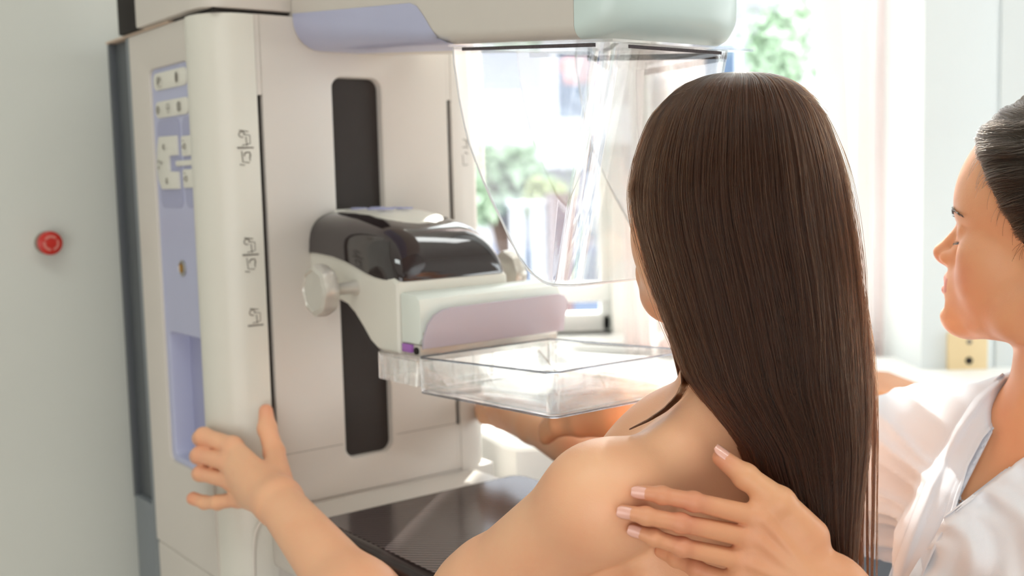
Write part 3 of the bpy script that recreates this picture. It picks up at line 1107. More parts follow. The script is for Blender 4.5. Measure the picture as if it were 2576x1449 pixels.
# ------------------------------------------------------------------ smooth-union solids for the people
class Field:
    """signed distance samples on a grid, combined by smooth unions"""

    def __init__(self, lo, hi, h):
        self.lo = np.array(lo, np.float32)
        self.h = h
        self.n = np.ceil((np.array(hi) - np.array(lo)) / h).astype(int) + 1
        self.a = np.full(self.n, 0.5, np.float32)

    def win(self, lo, hi):
        i0 = np.clip(np.floor((np.array(lo) - self.lo) / self.h).astype(int), 0, self.n)
        i1 = np.clip(np.ceil((np.array(hi) - self.lo) / self.h).astype(int) + 1, 0, self.n)
        if (i1 <= i0).any():
            return None, None
        sl = tuple(slice(a, b) for a, b in zip(i0, i1))
        g = [(self.lo[k] + self.h * np.arange(i0[k], i1[k], dtype=np.float32)) for k in range(3)]
        P = (g[0][:, None, None], g[1][None, :, None], g[2][None, None, :])
        return sl, P

    def put(self, prim, k=0.01, op='add', base=None):
        lo, hi, fn = prim
        pad = k + 4 * self.h
        sl, P = self.win(np.array(lo) - pad, np.array(hi) + pad)
        if sl is None:
            return
        d = fn(*P)
        cur = self.a[sl]
        if op == 'add':
            self.a[sl] = smin(cur, d, k)
        elif op == 'sub':
            self.a[sl] = -smin(-cur, d, k)
        elif op == 'web':       # joins base smoothly, its neighbours crisply
            self.a[sl] = np.minimum(cur, smin(base[sl], d, k))

    def value(self, p):
        i = (np.array(p) - self.lo) / self.h
        i0 = np.floor(i).astype(int)
        if (i0 < 0).any() or (i0 >= self.n - 1).any():
            return 0.5
        f = i - i0
        c = self.a[i0[0]:i0[0] + 2, i0[1]:i0[1] + 2, i0[2]:i0[2] + 2]
        c = c[0] * (1 - f[0]) + c[1] * f[0]
        c = c[0] * (1 - f[1]) + c[1] * f[1]
        return float(c[0] * (1 - f[2]) + c[1] * f[2])

    def mesh(self):
        return surface_nets(self.a, self.lo, self.h)


def smin(a, b, k):
    if k <= 0:
        return np.minimum(a, b)
    h = np.clip(k - np.abs(a - b), 0, None) / k
    return np.minimum(a, b) - h * h * k * 0.25


def surface_nets(a, lo, h):
    s = a < 0
    nx, ny, nz = a.shape
    c = np.zeros((nx - 1, ny - 1, nz - 1), np.int8)
    for dx in (0, 1):
        for dy in (0, 1):
            for dz in (0, 1):
                c += s[dx:nx - 1 + dx, dy:ny - 1 + dy, dz:nz - 1 + dz]
    act = np.argwhere((c > 0) & (c < 8))
    idx = np.full(c.shape, -1, np.int32)
    idx[act[:, 0], act[:, 1], act[:, 2]] = np.arange(len(act))
    corner = np.array([(x, y, z) for x in (0, 1) for y in (0, 1) for z in (0, 1)])
    vals = np.stack([a[act[:, 0] + q[0], act[:, 1] + q[1], act[:, 2] + q[2]] for q in corner], 1)
    acc = np.zeros((len(act), 3))
    cnt = np.zeros(len(act))
    for i in range(8):
        for j in range(i + 1, 8):
            if np.abs(corner[i] - corner[j]).sum() != 1:
                continue
            va, vb = vals[:, i], vals[:, j]
            m = (va < 0) != (vb < 0)
            t = np.where(m, va / np.where(m, va - vb, 1), 0)
            p = corner[i] + t[:, None] * (corner[j] - corner[i])
            acc += p * m[:, None]
            cnt += m
    V_ = (act + acc / cnt[:, None]) * h + lo
    F_ = []
    for ax in range(3):
        sl0 = [slice(1, -1)] * 3
        sa = [slice(None)] * 3
        sb = [slice(None)] * 3
        sa[ax] = slice(0, -1)
        sb[ax] = slice(1, None)
        e = s[tuple(sa)] != s[tuple(sb)]
        pts = np.argwhere(e)
        o1, o2 = [k for k in range(3) if k != ax]
        ok = (pts[:, o1] > 0) & (pts[:, o2] > 0) & (pts[:, o1] < a.shape[o1] - 1) & (pts[:, o2] < a.shape[o2] - 1)
        pts = pts[ok]
        q = []
        for d1, d2 in ((-1, -1), (0, -1), (0, 0), (-1, 0)):
            pp = pts.copy()
            pp[:, o1] += d1
            pp[:, o2] += d2
            q.append(idx[pp[:, 0], pp[:, 1], pp[:, 2]])
        q = np.stack(q, 1)
        ins = s[pts[:, 0], pts[:, 1], pts[:, 2]]
        flip = ins if ax != 1 else ~ins
        q[~flip] = q[~flip][:, ::-1]
        F_.append(q)
    F_ = np.concatenate(F_)
    F_ = F_[(F_ >= 0).all(1)]
    return V_, F_


def join_meshes(parts):
    Vs, Fs, off = [], [], 0
    for v, f in parts:
        Vs.append(v)
        Fs.append(f + off)
        off += len(v)
    return np.concatenate(Vs), np.concatenate(Fs)


def np_mesh(name, V_, F_, m, parent=None, sharp=180):
    me = bpy.data.meshes.new(name)
    me.vertices.add(len(V_))
    me.vertices.foreach_set('co', np.asarray(V_, np.float32).ravel())
    k = F_.shape[1]
    me.loops.add(len(F_) * k)
    me.loops.foreach_set('vertex_index', F_.astype(np.int32).ravel())
    me.polygons.add(len(F_))
    me.polygons.foreach_set('loop_start', np.arange(0, len(F_) * k, k, dtype=np.int32))
    me.update(calc_edges=True)
    me.validate()
    return finish(name, me, m, parent, sharp)


def tint(o, fn):
    """store a per-vertex colour weight (lips, knuckles) as the attribute 'tint'"""
    me = o.data
    co = np.empty(len(me.vertices) * 3, np.float32)
    me.vertices.foreach_get('co', co)
    w_ = fn(co.reshape(-1, 3)).astype(np.float32)
    at_ = me.attributes.new('tint', 'FLOAT', 'POINT')
    at_.data.foreach_set('value', w_)


def A3(p):
    return np.array(p, np.float32)


def cap_(p0, p1, r0, r1=None, flat=None, fs=1.0):
    """tapered capsule; flat = a direction along which the cross-section is squashed by fs"""
    p0, p1 = A3(p0), A3(p1)
    r1 = r0 if r1 is None else r1
    d = p1 - p0
    L2 = float(d @ d) + 1e-12
    fl = None if flat is None else A3(flat) / np.linalg.norm(flat)

    def fn(x, y, z):
        x, y, z = x - p0[0], y - p0[1], z - p0[2]
        t = np.clip((x * d[0] + y * d[1] + z * d[2]) / L2, 0, 1)
        qx, qy, qz = x - t * d[0], y - t * d[1], z - t * d[2]
        rr = r0 + (r1 - r0) * t
        if fl is not None:
            c = qx * fl[0] + qy * fl[1] + qz * fl[2]
            e = c * (1.0 / fs - 1.0)
            q2 = (qx + e * fl[0]) ** 2 + (qy + e * fl[1]) ** 2 + (qz + e * fl[2]) ** 2
            L = np.sqrt(q2)
            base = np.sqrt(qx * qx + qy * qy + qz * qz) + 1e-9
            return (L - rr) * np.clip(base / (L + 1e-9), fs, 1)
        return np.sqrt(qx * qx + qy * qy + qz * qz) - rr
    m = max(r0, r1)
    return np.minimum(p0, p1) - m, np.maximum(p0, p1) + m, fn


def ell(c, r, ax=None):
    """ellipsoid; ax = rows of its unit axes"""
    c, r = A3(c), A3(r)
    ax = np.eye(3, dtype=np.float32) if ax is None else np.array(ax, np.float32)
    ext = np.sqrt(((ax.T * r) ** 2).sum(1))

    def fn(x, y, z):
        x, y, z = x - c[0], y - c[1], z - c[2]
        k0 = k1 = 0
        for i in range(3):
            q = x * ax[i, 0] + y * ax[i, 1] + z * ax[i, 2]
            k0 = k0 + (q / r[i]) ** 2
            k1 = k1 + (q / r[i] ** 2) ** 2
        k0, k1 = np.sqrt(k0), np.sqrt(k1) + 1e-9
        return k0 * (k0 - 1) / k1
    return c - ext, c + ext, fn


def halfspace(p, n, lo, hi):
    p, n = A3(p), A3(n) / np.linalg.norm(n)

    def fn(x, y, z):
        return (x - p[0]) * n[0] + (y - p[1]) * n[1] + (z - p[2]) * n[2]
    return A3(lo), A3(hi), fn


def chain(F_, pts, rs, k, op='add', base=None, flat=None, fs=1.0):
    for i in range(len(pts) - 1):
        F_.put(cap_(pts[i], pts[i + 1], rs[i], rs[i + 1], flat, fs), k, op, base)


def finger_prim(pts, rs, k=0.003):
    """all bones of one finger as a single distance function with slight knuckles"""
    prims = [cap_(pts[i], pts[i + 1], rs[i], rs[i + 1]) for i in range(len(pts) - 1)]
    prims += [ell(pts[i], (rs[i] * 1.07,) * 3) for i in range(1, len(pts) - 1)]
    lo = np.min([p[0] for p in prims], 0)
    hi = np.max([p[1] for p in prims], 0)

    def fn(x, y, z):
        d = prims[0][2](x, y, z)
        for p in prims[1:]:
            d = smin(d, p[2](x, y, z), k)
        return d
    return lo, hi, fn


def skin_mat(name, color, blush, lip=None):
    m = mat(name, color, 0.42, noise=0.0, bump=0.12, bscale=900, sss=0.18, sss_r=(1.0, 0.35, 0.18), sss_s=0.006, spec=0.4)
    n = m.node_tree
    p = n.nodes['Principled BSDF']
    tc = n.nodes.new('ShaderNodeTexCoord')
    nz = n.nodes.new('ShaderNodeTexNoise')
    nz.inputs['Scale'].default_value = 14
    nz.inputs['Detail'].default_value = 5
    n.links.new(tc.outputs['Object'], nz.inputs['Vector'])
    mp = n.nodes.new('ShaderNodeMapRange')
    mp.inputs[1].default_value = 0.35
    mp.inputs[2].default_value = 0.75
    n.links.new(nz.outputs['Fac'], mp.inputs[0])
    m1 = n.nodes.new('ShaderNodeMixRGB')
    m1.inputs[1].default_value = (*color, 1)
    m1.inputs[2].default_value = (*blush, 1)
    n.links.new(mp.outputs[0], m1.inputs[0])
    at_ = n.nodes.new('ShaderNodeAttribute')
    at_.attribute_name = 'tint'
    m2 = n.nodes.new('ShaderNodeMixRGB')
    m2.inputs[2].default_value = (*(lip or blush), 1)
    n.links.new(at_.outputs['Fac'], m2.inputs[0])
    n.links.new(m1.outputs[0], m2.inputs[1])
    n.links.new(m2.outputs[0], p.inputs['Base Color'])
    return m


M['skin'] = skin_mat('warm_skin', srgb(240, 187, 148), srgb(236, 174, 136), srgb(224, 138, 112))
M['skin_pale'] = skin_mat('fair_skin', srgb(228, 170, 128), srgb(220, 154, 116), srgb(202, 108, 90))
M['nail'] = mat('fingernail', srgb(234, 178, 160), 0.2, coat=0.5, noise=0.03, nscale=60)
M['nail_tip'] = mat('white_nail_tip', srgb(250, 240, 232), 0.2, coat=0.4, noise=0.01)


def hair_mat(name, color, rough=0.3):
    m = bpy.data.materials.new(name)
    m.use_nodes = True
    n = m.node_tree
    n.nodes.clear()
    o = n.nodes.new('ShaderNodeOutputMaterial')
    h = n.nodes.new('ShaderNodeBsdfHairPrincipled')
    h.model = 'CHIANG'
    h.parametrization = 'COLOR'
    h.inputs['Color'].default_value = (*color, 1)
    h.inputs['Roughness'].default_value = rough
    h.inputs['Radial Roughness'].default_value = 0.4
    h.inputs['Random Roughness'].default_value = 0.3
    h.inputs['IOR'].default_value = 1.38
    hi_ = n.nodes.new('ShaderNodeHairInfo')
    mp = n.nodes.new('ShaderNodeMapRange')
    mp.inputs[3].default_value = 0.65
    mp.inputs[4].default_value = 1.5
    n.links.new(hi_.outputs['Random'], mp.inputs[0])
    vm = n.nodes.new('ShaderNodeVectorMath')
    vm.operation = 'SCALE'
    vm.inputs[0].default_value = color
    n.links.new(mp.outputs[0], vm.inputs['Scale'])
    n.links.new(vm.outputs[0], h.inputs['Color'])
    n.links.new(h.outputs[0], o.inputs[0])
    return m


def hair_curves(name, strands, radius, m, parent=None):
    """strands: list of (n, 3) arrays"""
    c = bpy.data.hair_curves.new(name)
    c.add_curves([len(s) for s in strands])
    c.position_data.foreach_set('vector', np.concatenate(strands).astype(np.float32).ravel())
    tot = sum(len(s) for s in strands)
    ra = c.attributes.get('radius') or c.attributes.new('radius', 'FLOAT', 'POINT')
    rr = np.concatenate([np.linspace(1, 0.55, len(s)) for s in strands]).astype(np.float32) * radius
    ra.data.foreach_set('value', rr)
    c.materials.append(m)
    o = bpy.data.objects.new(name, c)
    return link(o, parent)


M['hair'] = hair_mat('dark_brown_hair', (0.033, 0.0125, 0.0058))
M['hair_base'] = mat('dark_hair_underlayer', (0.016, 0.008, 0.005), 0.6, noise=0.3, nscale=60)
M['hair_ash'] = hair_mat('ash_brown_hair', (0.036, 0.026, 0.020))
# ------------------------------------------------------------------ the long-haired woman
BK = Vector((0.609, -0.793, 0)); LF = Vector((-0.793, -0.609, 0)); FW = -BK; Z3 = Vector((0, 0, 1))
C7 = Vector((0.212, 0.905, 1.285))
PB = Field((-0.43, 0.66, 0.80), (0.46, 1.62, 1.62), 0.0026)
axB = [tuple(LF), tuple(BK), (0, 0, 1)]
HC = Vector((0.186, 0.950, 1.500))           # head centre


def bp(l, b, z, o=C7):
    return o + LF * l + BK * b + Z3 * z


# torso
PB.put(ell(bp(-0.005, -0.095, -0.17), (0.140, 0.098, 0.20), axB), 0.03)
PB.put(ell(bp(0.0, -0.100, -0.33), (0.120, 0.090, 0.16), axB), 0.05)
PB.put(ell(bp(-0.005, -0.080, -0.062), (0.115, 0.055, 0.05), axB), 0.04)
PB.put(ell(bp(0.0, -0.095, -0.47), (0.150, 0.105, 0.13), axB), 0.05)
# shoulder blades
PB.put(ell(bp(0.085, -0.030, -0.135), (0.045, 0.024, 0.070), axB), 0.035)
PB.put(ell(bp(-0.080, -0.045, -0.135), (0.045, 0.024, 0.070), axB), 0.035)
# neck, trapezius
SHL = Vector((0.066, 0.845, 1.250))
SHR = bp(-0.125, -0.085, -0.045)
nb = bp(0.0, -0.045, 0.0)
PB.put(cap_(nb + Z3 * -0.03, HC + FW * -0.012 + Z3 * -0.085, 0.046, 0.045), 0.03)
PB.put(cap_(bp(0.015, -0.035, 0.012), SHL + Vector((0.030, 0.020, 0.012)), 0.028, 0.028), 0.035)
PB.put(cap_(bp(-0.015, -0.04, 0.012), SHR + Vector((-0.02, -0.01, 0.004)), 0.028, 0.026), 0.035)
# left arm: deltoid, upper arm, elbow, forearm
ELL = at(1012, 1648, 1.03)
WRL = at(700, 1262, 1.235)
PB.put(ell(SHL, (0.039, 0.039, 0.039)), 0.035)
PB.put(cap_(SHL + Vector((-0.006, 0.004, -0.004)), SHL.lerp(ELL, 0.55), 0.039, 0.038), 0.03)
PB.put(cap_(SHL.lerp(ELL, 0.5), ELL, 0.0385, 0.035), 0.02)
PB.put(cap_(ELL, ELL.lerp(WRL, 0.30), 0.036, 0.0385), 0.03)
PB.put(cap_(ELL.lerp(WRL, 0.28), WRL, 0.0385, 0.0255), 0.03)
# right arm
ELR = Vector((0.155, 1.215, 1.150))
WRR = at(1345, 1068, 1.42)
PB.put(ell(SHR, (0.038, 0.038, 0.038)), 0.035)
PB.put(cap_(SHR, ELR, 0.038, 0.034), 0.03)
PB.put(cap_(ELR, ELR.lerp(WRR, 0.3), 0.035, 0.036), 0.03)
PB.put(cap_(ELR.lerp(WRR, 0.3), WRR, 0.036, 0.024), 0.03)
# head: cranium, face, nose, ears
def hp(f, l, z):
    return HC + FW * f + LF * l + Z3 * z
axH = [tuple(FW), tuple(LF), (0, 0, 1)]
PB.put(ell(hp(-0.005, 0, 0.0), (0.090, 0.073, 0.078), axH), 0.02)
PB.put(ell(hp(0.030, 0, -0.055), (0.058, 0.057, 0.066), axH), 0.03)
PB.put(ell(hp(0.042, 0.028, -0.060), (0.030, 0.027, 0.036), axH), 0.02)
PB.put(ell(hp(0.042, -0.028, -0.060), (0.030, 0.027, 0.036), axH), 0.02)
PB.put(ell(hp(0.070, 0, -0.108), (0.020, 0.019, 0.018), axH), 0.03)
for s_ in (1, -1):
    PB.put(cap_(hp(0.068, 0.006 * s_, -0.108), hp(0.0, 0.048 * s_, -0.078), 0.016, 0.017), 0.025)
    PB.put(ell(hp(0.070, 0.029 * s_, -0.030), (0.012, 0.015, 0.011), axH), 0.008)
    PB.put(ell(hp(-0.005, 0.073 * s_, -0.035), (0.018, 0.009, 0.030), axH), 0.006)
PB.put(cap_(hp(0.086, 0, -0.030), hp(0.103, 0, -0.057), 0.008, 0.010), 0.012)
PB.put(cap_(hp(0.088, -0.014, -0.085), hp(0.088, 0.014, -0.085), 0.008, 0.008), 0.01)
PB.put(cap_(hp(0.087, -0.012, -0.094), hp(0.087, 0.012, -0.094), 0.008, 0.008), 0.008)


def hand(F_, wrist, palm, fingers, thumb, k=0.012):
    """palm: list of capsules (p0, p1, r0, r1, flat, fs); fingers: list of (pts, radii)"""
    for c in palm:
        F_.put(cap_(*c), k)
    base = F_.a.copy()
    for pts, rs in fingers:
        F_.put(finger_prim(pts, rs), 0.0045, 'web', base)
    F_.put(finger_prim(*thumb), 0.009, 'add')


# left hand round the grip: back of the hand to the camera
L_ = lambda x, y, Y: at(x, y, Y)
mcp = [L_(586, 1122, 1.318), L_(572, 1163, 1.310), L_(576, 1208, 1.310), L_(600, 1254, 1.312)]
pn = (FWD - RT * 0.25)
palm = [(WRL, mcp[0], 0.0225, 0.0105, pn, 0.72), (WRL, mcp[1], 0.0235, 0.0105, pn, 0.72), (WRL, mcp[2], 0.0225, 0.0100, pn, 0.72), (WRL, mcp[3], 0.0215, 0.0098, pn, 0.75),
        (mcp[0], mcp[3], 0.0085, 0.0080, None, 1.0)]
fings = [
    ([mcp[0], L_(512, 1097, 1.342), L_(505, 1102, 1.378), L_(535, 1116, 1.398)], [0.0108, 0.0103, 0.0096, 0.0084]),
    ([mcp[1], L_(504, 1144, 1.338), L_(498, 1147, 1.376), L_(530, 1152, 1.398)], [0.0108, 0.0103, 0.0096, 0.0084]),
    ([mcp[2], L_(508, 1190, 1.340), L_(502, 1192, 1.374), L_(530, 1196, 1.394)], [0.0104, 0.0098, 0.0090, 0.0080]),
    ([mcp[3], L_(548, 1264, 1.325), L_(515, 1264, 1.340), L_(486, 1254, 1.352)], [0.0096, 0.0086, 0.0080, 0.0084]),
]
thumb = ([L_(706, 1225, 1.262), L_(690, 1138, 1.318), L_(672, 1078, 1.334), L_(669, 1034, 1.345)], [0.0165, 0.0125, 0.0112, 0.0088])
hand(PB, WRL, palm, fings, thumb)
# right hand on the far grip
pr = WRR
mc = [at(1262, 1022, 1.50), at(1258, 1034, 1.51), at(1256, 1046, 1.515), at(1258, 1058, 1.52)]
palm = [(pr, m_, 0.020, 0.0115, None, 1.0) for m_ in mc]
fings = [([m_, m_ + Vector((-0.022, 0.020, 0.001)), m_ + Vector((-0.028, 0.042, 0.001))], [0.0105, 0.0095, 0.008]) for m_ in mc]
thumb = ([at(1320, 1040, 1.45), at(1265, 1020, 1.475), at(1232, 1030, 1.50)], [0.014, 0.011, 0.009])
hand(PB, pr, palm, fings, thumb)
# flat cut at the waist, hidden inside the trousers
PB.put(halfspace((0, 0, 0.83), (0, 0, 1), (-0.4, 0.6, 0.7), (0.6, 1.7, 0.83)), 0.0, 'sub')

V_, F_ = PB.mesh()
patient = np_mesh('person', V_, F_, M['skin'])
FT = Field((-0.10, 0.76, -0.02), (0.36, 1.26, 0.98), 0.008)
FT.put(ell(bp(0.0, -0.095, -0.415), (0.158, 0.112, 0.13), axB), 0.03)
for s_ in (1, -1):
    FT.put(cap_(bp(0.075 * s_, -0.095, -0.45), bp(0.085 * s_, -0.09, -0.82), 0.082, 0.058), 0.03)
    FT.put(cap_(bp(0.085 * s_, -0.09, -0.82), bp(0.09 * s_, -0.085, -1.22), 0.058, 0.050), 0.02)
FT.put(halfspace((0, 0, 0.935), (0, 0, -1), (-0.4, 0.6, 0.935), (0.6, 1.7, 1.2)), 0.0, 'sub')
FT.put(halfspace((0, 0, 0.004), (0, 0, 1), (-0.4, 0.6, -0.3), (0.6, 1.7, 0.004)), 0.0, 'sub')
Vt, Ft_ = FT.mesh()
M['denim'] = mat('blue_denim', srgb(70, 84, 112), 0.85, noise=0.15, nscale=40)
np_mesh('trousers', Vt, Ft_, M['denim'], patient)
tag(patient, 'bare-backed woman with long straight dark brown hair gripping the mammography machine', 'person')


def near(co, p, r):
    return np.exp(-((co - np.array(p)) ** 2).sum(1) / (r * r))


def patient_tint(co):
    w_ = np.zeros(len(co))
    for m_ in mcp:
        w_ += 0.45 * near(co, m_, 0.011)
    for pts, rs in [([0], [0])]:
        pass
    w_ += 0.6 * near(co, at(486, 1256, 1.352), 0.016) + 0.6 * near(co, at(669, 1030, 1.345), 0.014)
    w_ += 0.35 * near(co, at(505, 1145, 1.335), 0.03)
    return np.clip(w_, 0, 1)


tint(patient, patient_tint)


def ray_hit(F_, px, py, y0, y1, step=0.0012):
    """world depth at which the view through a photo point enters a solid"""
    y = y0
    big = step * 4
    while y < y1:
        if F_.value(at(px, py, y)) < 0:
            a, b_ = y - big, y
            for _ in range(6):
                m_ = (a + b_) / 2
                if F_.value(at(px, py, m_)) < 0:
                    b_ = m_
                else:
                    a = m_
            return b_
        y += big
    return None


def nail(tip, prev, n, w_, l_, name='fingernail', parent=None, back=0.0):
    """a small curved plate near a finger tip; n = outward direction of the nail"""
    tip, prev, n = Vector(tip), Vector(prev), Vector(n)
    t = (tip - prev).normalized()
    n = (n - t * n.dot(t)).normalized()
    s = t.cross(n)
    rows = []
    nu, nv = 9, 9
    c = tip - t * back
    b = BM()
    for j in range(nv):
        y = -1 + 2 * j / (nv - 1)
        hw = 1 - 0.18 * max(0, y) ** 2 - 0.25 * max(0, -y) ** 3
        if y > 0.55: hw *= math.sqrt(max(0.0, 1 - ((y - 0.55) / 0.62) ** 2))
        if y < -0.6: hw *= math.sqrt(max(0.05, 1 - ((-y - 0.6) / 0.5) ** 2))
        row = []
        for i in range(nu):
            x = (-1 + 2 * i / (nu - 1)) * hw
            row.append(c + s * (x * w_) + t * (y * l_) + n * (w_ * (0.30 - 0.42 * x * x) - 0.0004 * y * y))
        rows.append(row)
    add_loft(b, rows, cap=False, closed=False)
    r_ = bmesh.ops.extrude_face_region(b, geom=b.faces[:])
    bmesh.ops.translate(b, verts=[g for g in r_['geom'] if isinstance(g, bmesh.types.BMVert)], vec=-n * 0.0009)
    o = obj(name, b, M['nail'], parent, sharp=60)
    return o


nail(at(672, 1036, 1.345), at(674, 1078, 1.334), -FWD + RT * 0.7, 0.0062, 0.0075, parent=patient).data.materials[0] = M['nail']

# ---- hair: an inner mass and many fine strands that follow it
# photo y, left x, right x, depth centre, depth half-thickness
HR = [
    (183, 1842, 1868, 0.955, 0.004), (187, 1800, 1915, 0.955, 0.022), (194, 1768, 1952, 0.955, 0.038), (208, 1733, 1985, 0.955, 0.055), (235, 1692, 2018, 0.955, 0.072), (285, 1648, 2054, 0.955, 0.087),
    (350, 1618, 2082, 0.955, 0.097), (430, 1598, 2104, 0.953, 0.102), (500, 1594, 2116, 0.950, 0.102), (580, 1606, 2130, 0.945, 0.098), (670, 1632, 2144, 0.936, 0.092),
    (770, 1664, 2156, 0.924, 0.082), (870, 1700, 2168, 0.908, 0.068), (950, 1730, 2178, 0.896, 0.056), (1030, 1790, 2180, 0.888, 0.046), (1110, 1856, 2176, 0.882, 0.038),
    (1200, 1896, 2168, 0.878, 0.032), (1300, 1930, 2158, 0.872, 0.027), (1420, 1975, 2146, 0.868, 0.024), (1560, 2010, 2136, 0.865, 0.022), (1700, 2040, 2138, 0.862, 0.018)]
HRA = np.array(HR, float)
HY = HRA[:, 0]


def hair_frame(y):
    xl, xr, Y, d = [np.interp(y, HY, HRA[:, k]) for k in (1, 2, 3, 4)]
    return xl, xr, Y, d


def hair_point(y, phi, s=1.0, out=0.0):
    """phi = 0 right edge, 90 towards the camera, 180 left edge"""
    xl, xr, Y, d = hair_frame(y)
    ca, sa = math.cos(phi), math.sin(phi)
    hw = (xr - xl) / 2
    xc = (xr + xl) / 2
    Yp = Y - (d * s + out) * sa
    m_per_px = Y / F_PX
    px = xc + (hw * s * math.copysign(abs(ca) ** 0.86, ca) + (out / m_per_px) * ca)
    # the point belongs to a plan ring around the head; convert with the ring's own depth
    a = at(px, y, Y)
    return Vector((a.x, a.y - (d * s + out) * sa, a.z))


rings = []
for y in np.concatenate([HY[:14], HY[14:]]):
    rings.append([hair_point(y, 2 * PI * k / 56, 0.955) for k in range(56)])
b = BM(); add_loft(b, rings)
hair = obj('hair', b, M['hair_base'], patient, sharp=180)

strands = []
ys_full = np.concatenate([np.array([183, 185, 188, 193, 200, 212, 230, 255, 290, 330]), np.linspace(375, 1600, 34)])
NCL = 420
clumps = [(rng.uniform(-0.35, PI + 0.38), rng.normal(0, 1), rng.normal(0, 1), rng.uniform(0, 6.28), rng.uniform(1180, 1640)) for _ in range(NCL)]
NST = 15000
for i in range(NST):
    cphi, c1, c2, c3, cend = clumps[rng.integers(NCL)]
    phi0 = cphi + rng.normal(0, 0.020)
    back = rng.random() < 0.10
    if back:
        phi0 = rng.uniform(0, 2 * PI)
    face = (PI + 0.30 < phi0 % (2 * PI) < 2 * PI - 0.55)
    yend = cend + rng.normal(0, 40) if rng.random() < 0.8 else rng.uniform(700, 1600)
    if face:
        yend = 420
    depth_in = abs(rng.normal(0, 0.0035))
    fly = rng.random() < 0.03
    fo = rng.uniform(0.001, 0.006) if fly else 0.0
    ph = rng.uniform(0, 6.28)
    ystart = 183 if rng.random() < 0.72 else rng.uniform(186, 330)
    pts = []
    cross = rng.normal(0, 0.05) if rng.random() < 0.25 else 0.0
    for y in ys_full:
        if y < ystart or y > yend:
            continue
        t = (y - 183) / 1400
        spread = 0.022 * math.sin(t * 5 + c3) * c1 + 0.012 * math.sin(t * 13 + c3 * 2) * c2
        loc = rng.normal(0, 1) * 0.0
        phi = phi0 + spread * min(1, t * 4) + 0.006 * math.sin(t * 22 + ph) + cross * t
        grow = min(1.0, max(0.0, (y - 900) / 500))
        o_ = 0.0012 * c1 * min(1, t * 3) + fo * math.sin(min(1, t * 1.6) * PI) - depth_in + 0.0012 * math.sin(t * 17 + ph)
        # lower down the strands gather into locks
        phi += (cphi - phi0) * 0.55 * grow
        pts.append(hair_point(y, phi, 1.0, o_))
    if len(pts) > 4:
        strands.append(np.array([tuple(p) for p in pts]))
# wisps on the right edge, loose in front of the white coat
for i in range(230):
    x0 = 2110 + 75 * rng.random()
    lock = (0, 0, 1, 1, 2, 3, 3, 4, 5, 5, 6)[rng.integers(11)]
    xe = (2152, 2166, 2168, 2184, 2191, 2193, 2205)[lock] + rng.normal(0, 1.3)
    xm = (2146, 2158, 2174, 2180, 2196, 2200, 2208)[lock] + rng.normal(0, 2)
    y0, y1 = rng.uniform(520, 700), rng.uniform(1330, 1600)
    Yd = 0.885 + 0.004 * lock + rng.normal(0, 0.002)
    pts = []
    for t in np.linspace(0, 1, 22):
        y = y0 + (y1 - y0) * t
        edge = hair_frame(y0)[1] - 6
        tt = min(1, t * 1.7)
        x = edge * (1 - tt) ** 2 + 2 * (1 - tt) * tt * (xm + 2) + tt * tt * xm if t < 0.588 else xm + (xe - xm) * (t - 0.588) / 0.412
        pts.append(tuple(at(x + 1.2 * math.sin(9 * t + i), y, Yd)))
    strands.append(np.array(pts))
# strands beside the cheek
for i in range(260):
    y0 = rng.uniform(430, 520)
    w_ = rng.random()
    pts = []
    for t in np.linspace(0, 1, 18):
        y = y0 + (1000 - y0) * t
        x = np.interp(y, [430, 490, 560, 650, 750, 850, 930, 1000], [1600, 1600, 1618, 1640, 1664, 1684, 1704, 1716]) + 16 * w_ + 3 * math.sin(5 * t + i)
        pts.append(tuple(at(x, y, 0.955 + 0.02 * w_)))
    strands.append(np.array(pts))
# swept fringe tip on the left of the forehead
for i in range(420):
    w_ = rng.random()
    x0, y0 = rng.uniform(1668, 1720), rng.uniform(285, 330)
    xe, ye = 1580 + 20 * rng.random(), rng.uniform(470, 500)
    pts = []
    for t in np.linspace(0, 1, 14):
        x = (1 - t) ** 2 * x0 + 2 * t * (1 - t) * 1606 + t * t * xe
        y = (1 - t) ** 2 * y0 + 2 * t * (1 - t) * 390 + t * t * ye
        pts.append(tuple(at(x, y, 0.935 + 0.05 * w_)))
    strands.append(np.array(pts))
# the lock that falls forward over the shoulder
for i in range(420):
    a_, c_ = rng.normal(0, 1), rng.normal(0, 1)
    pts = []
    for t in np.linspace(0, 1, 20):
        x = np.interp(t, [0, 0.2, 0.4, 0.55, 0.7, 0.85, 1], [1700, 1722, 1724, 1706, 1672, 1630, 1584])
        y = np.interp(t, [0, 0.2, 0.4, 0.55, 0.7, 0.85, 1], [820, 900, 965, 1000, 1032, 1058, 1080])
        th = 9.0 * (1 - t) + 1.0
        Yd = np.interp(t, [0, 0.4, 1], [0.93, 0.905, 0.868])
        pts.append(tuple(at(x + a_ * th * 0.6, y + c_ * th * 0.55, Yd + 0.002 * a_)))
    strands.append(np.array(pts))
# short stray hairs
for i in range(90):
    phi = rng.uniform(0.0, PI)
    y = rng.uniform(186, 230) if i < 110 else rng.uniform(230, 1100)
    p = hair_point(y, phi, 1.0, 0.0)
    q = hair_point(y + rng.uniform(20, 70), phi + rng.normal(0, 0.07), 1.0, rng.uniform(0.001, 0.005))
    mid = (p + q) / 2 + Vector(rng.normal(0, 0.002, 3))
    pts = [tuple((1 - t) ** 2 * p + 2 * t * (1 - t) * mid + t * t * q) for t in np.linspace(0, 1, 8)]
    strands.append(np.array(pts))
hs = hair_curves('hair_strands', strands, 0.00021, M['hair'], hair)
hs['kind'] = 'stuff'
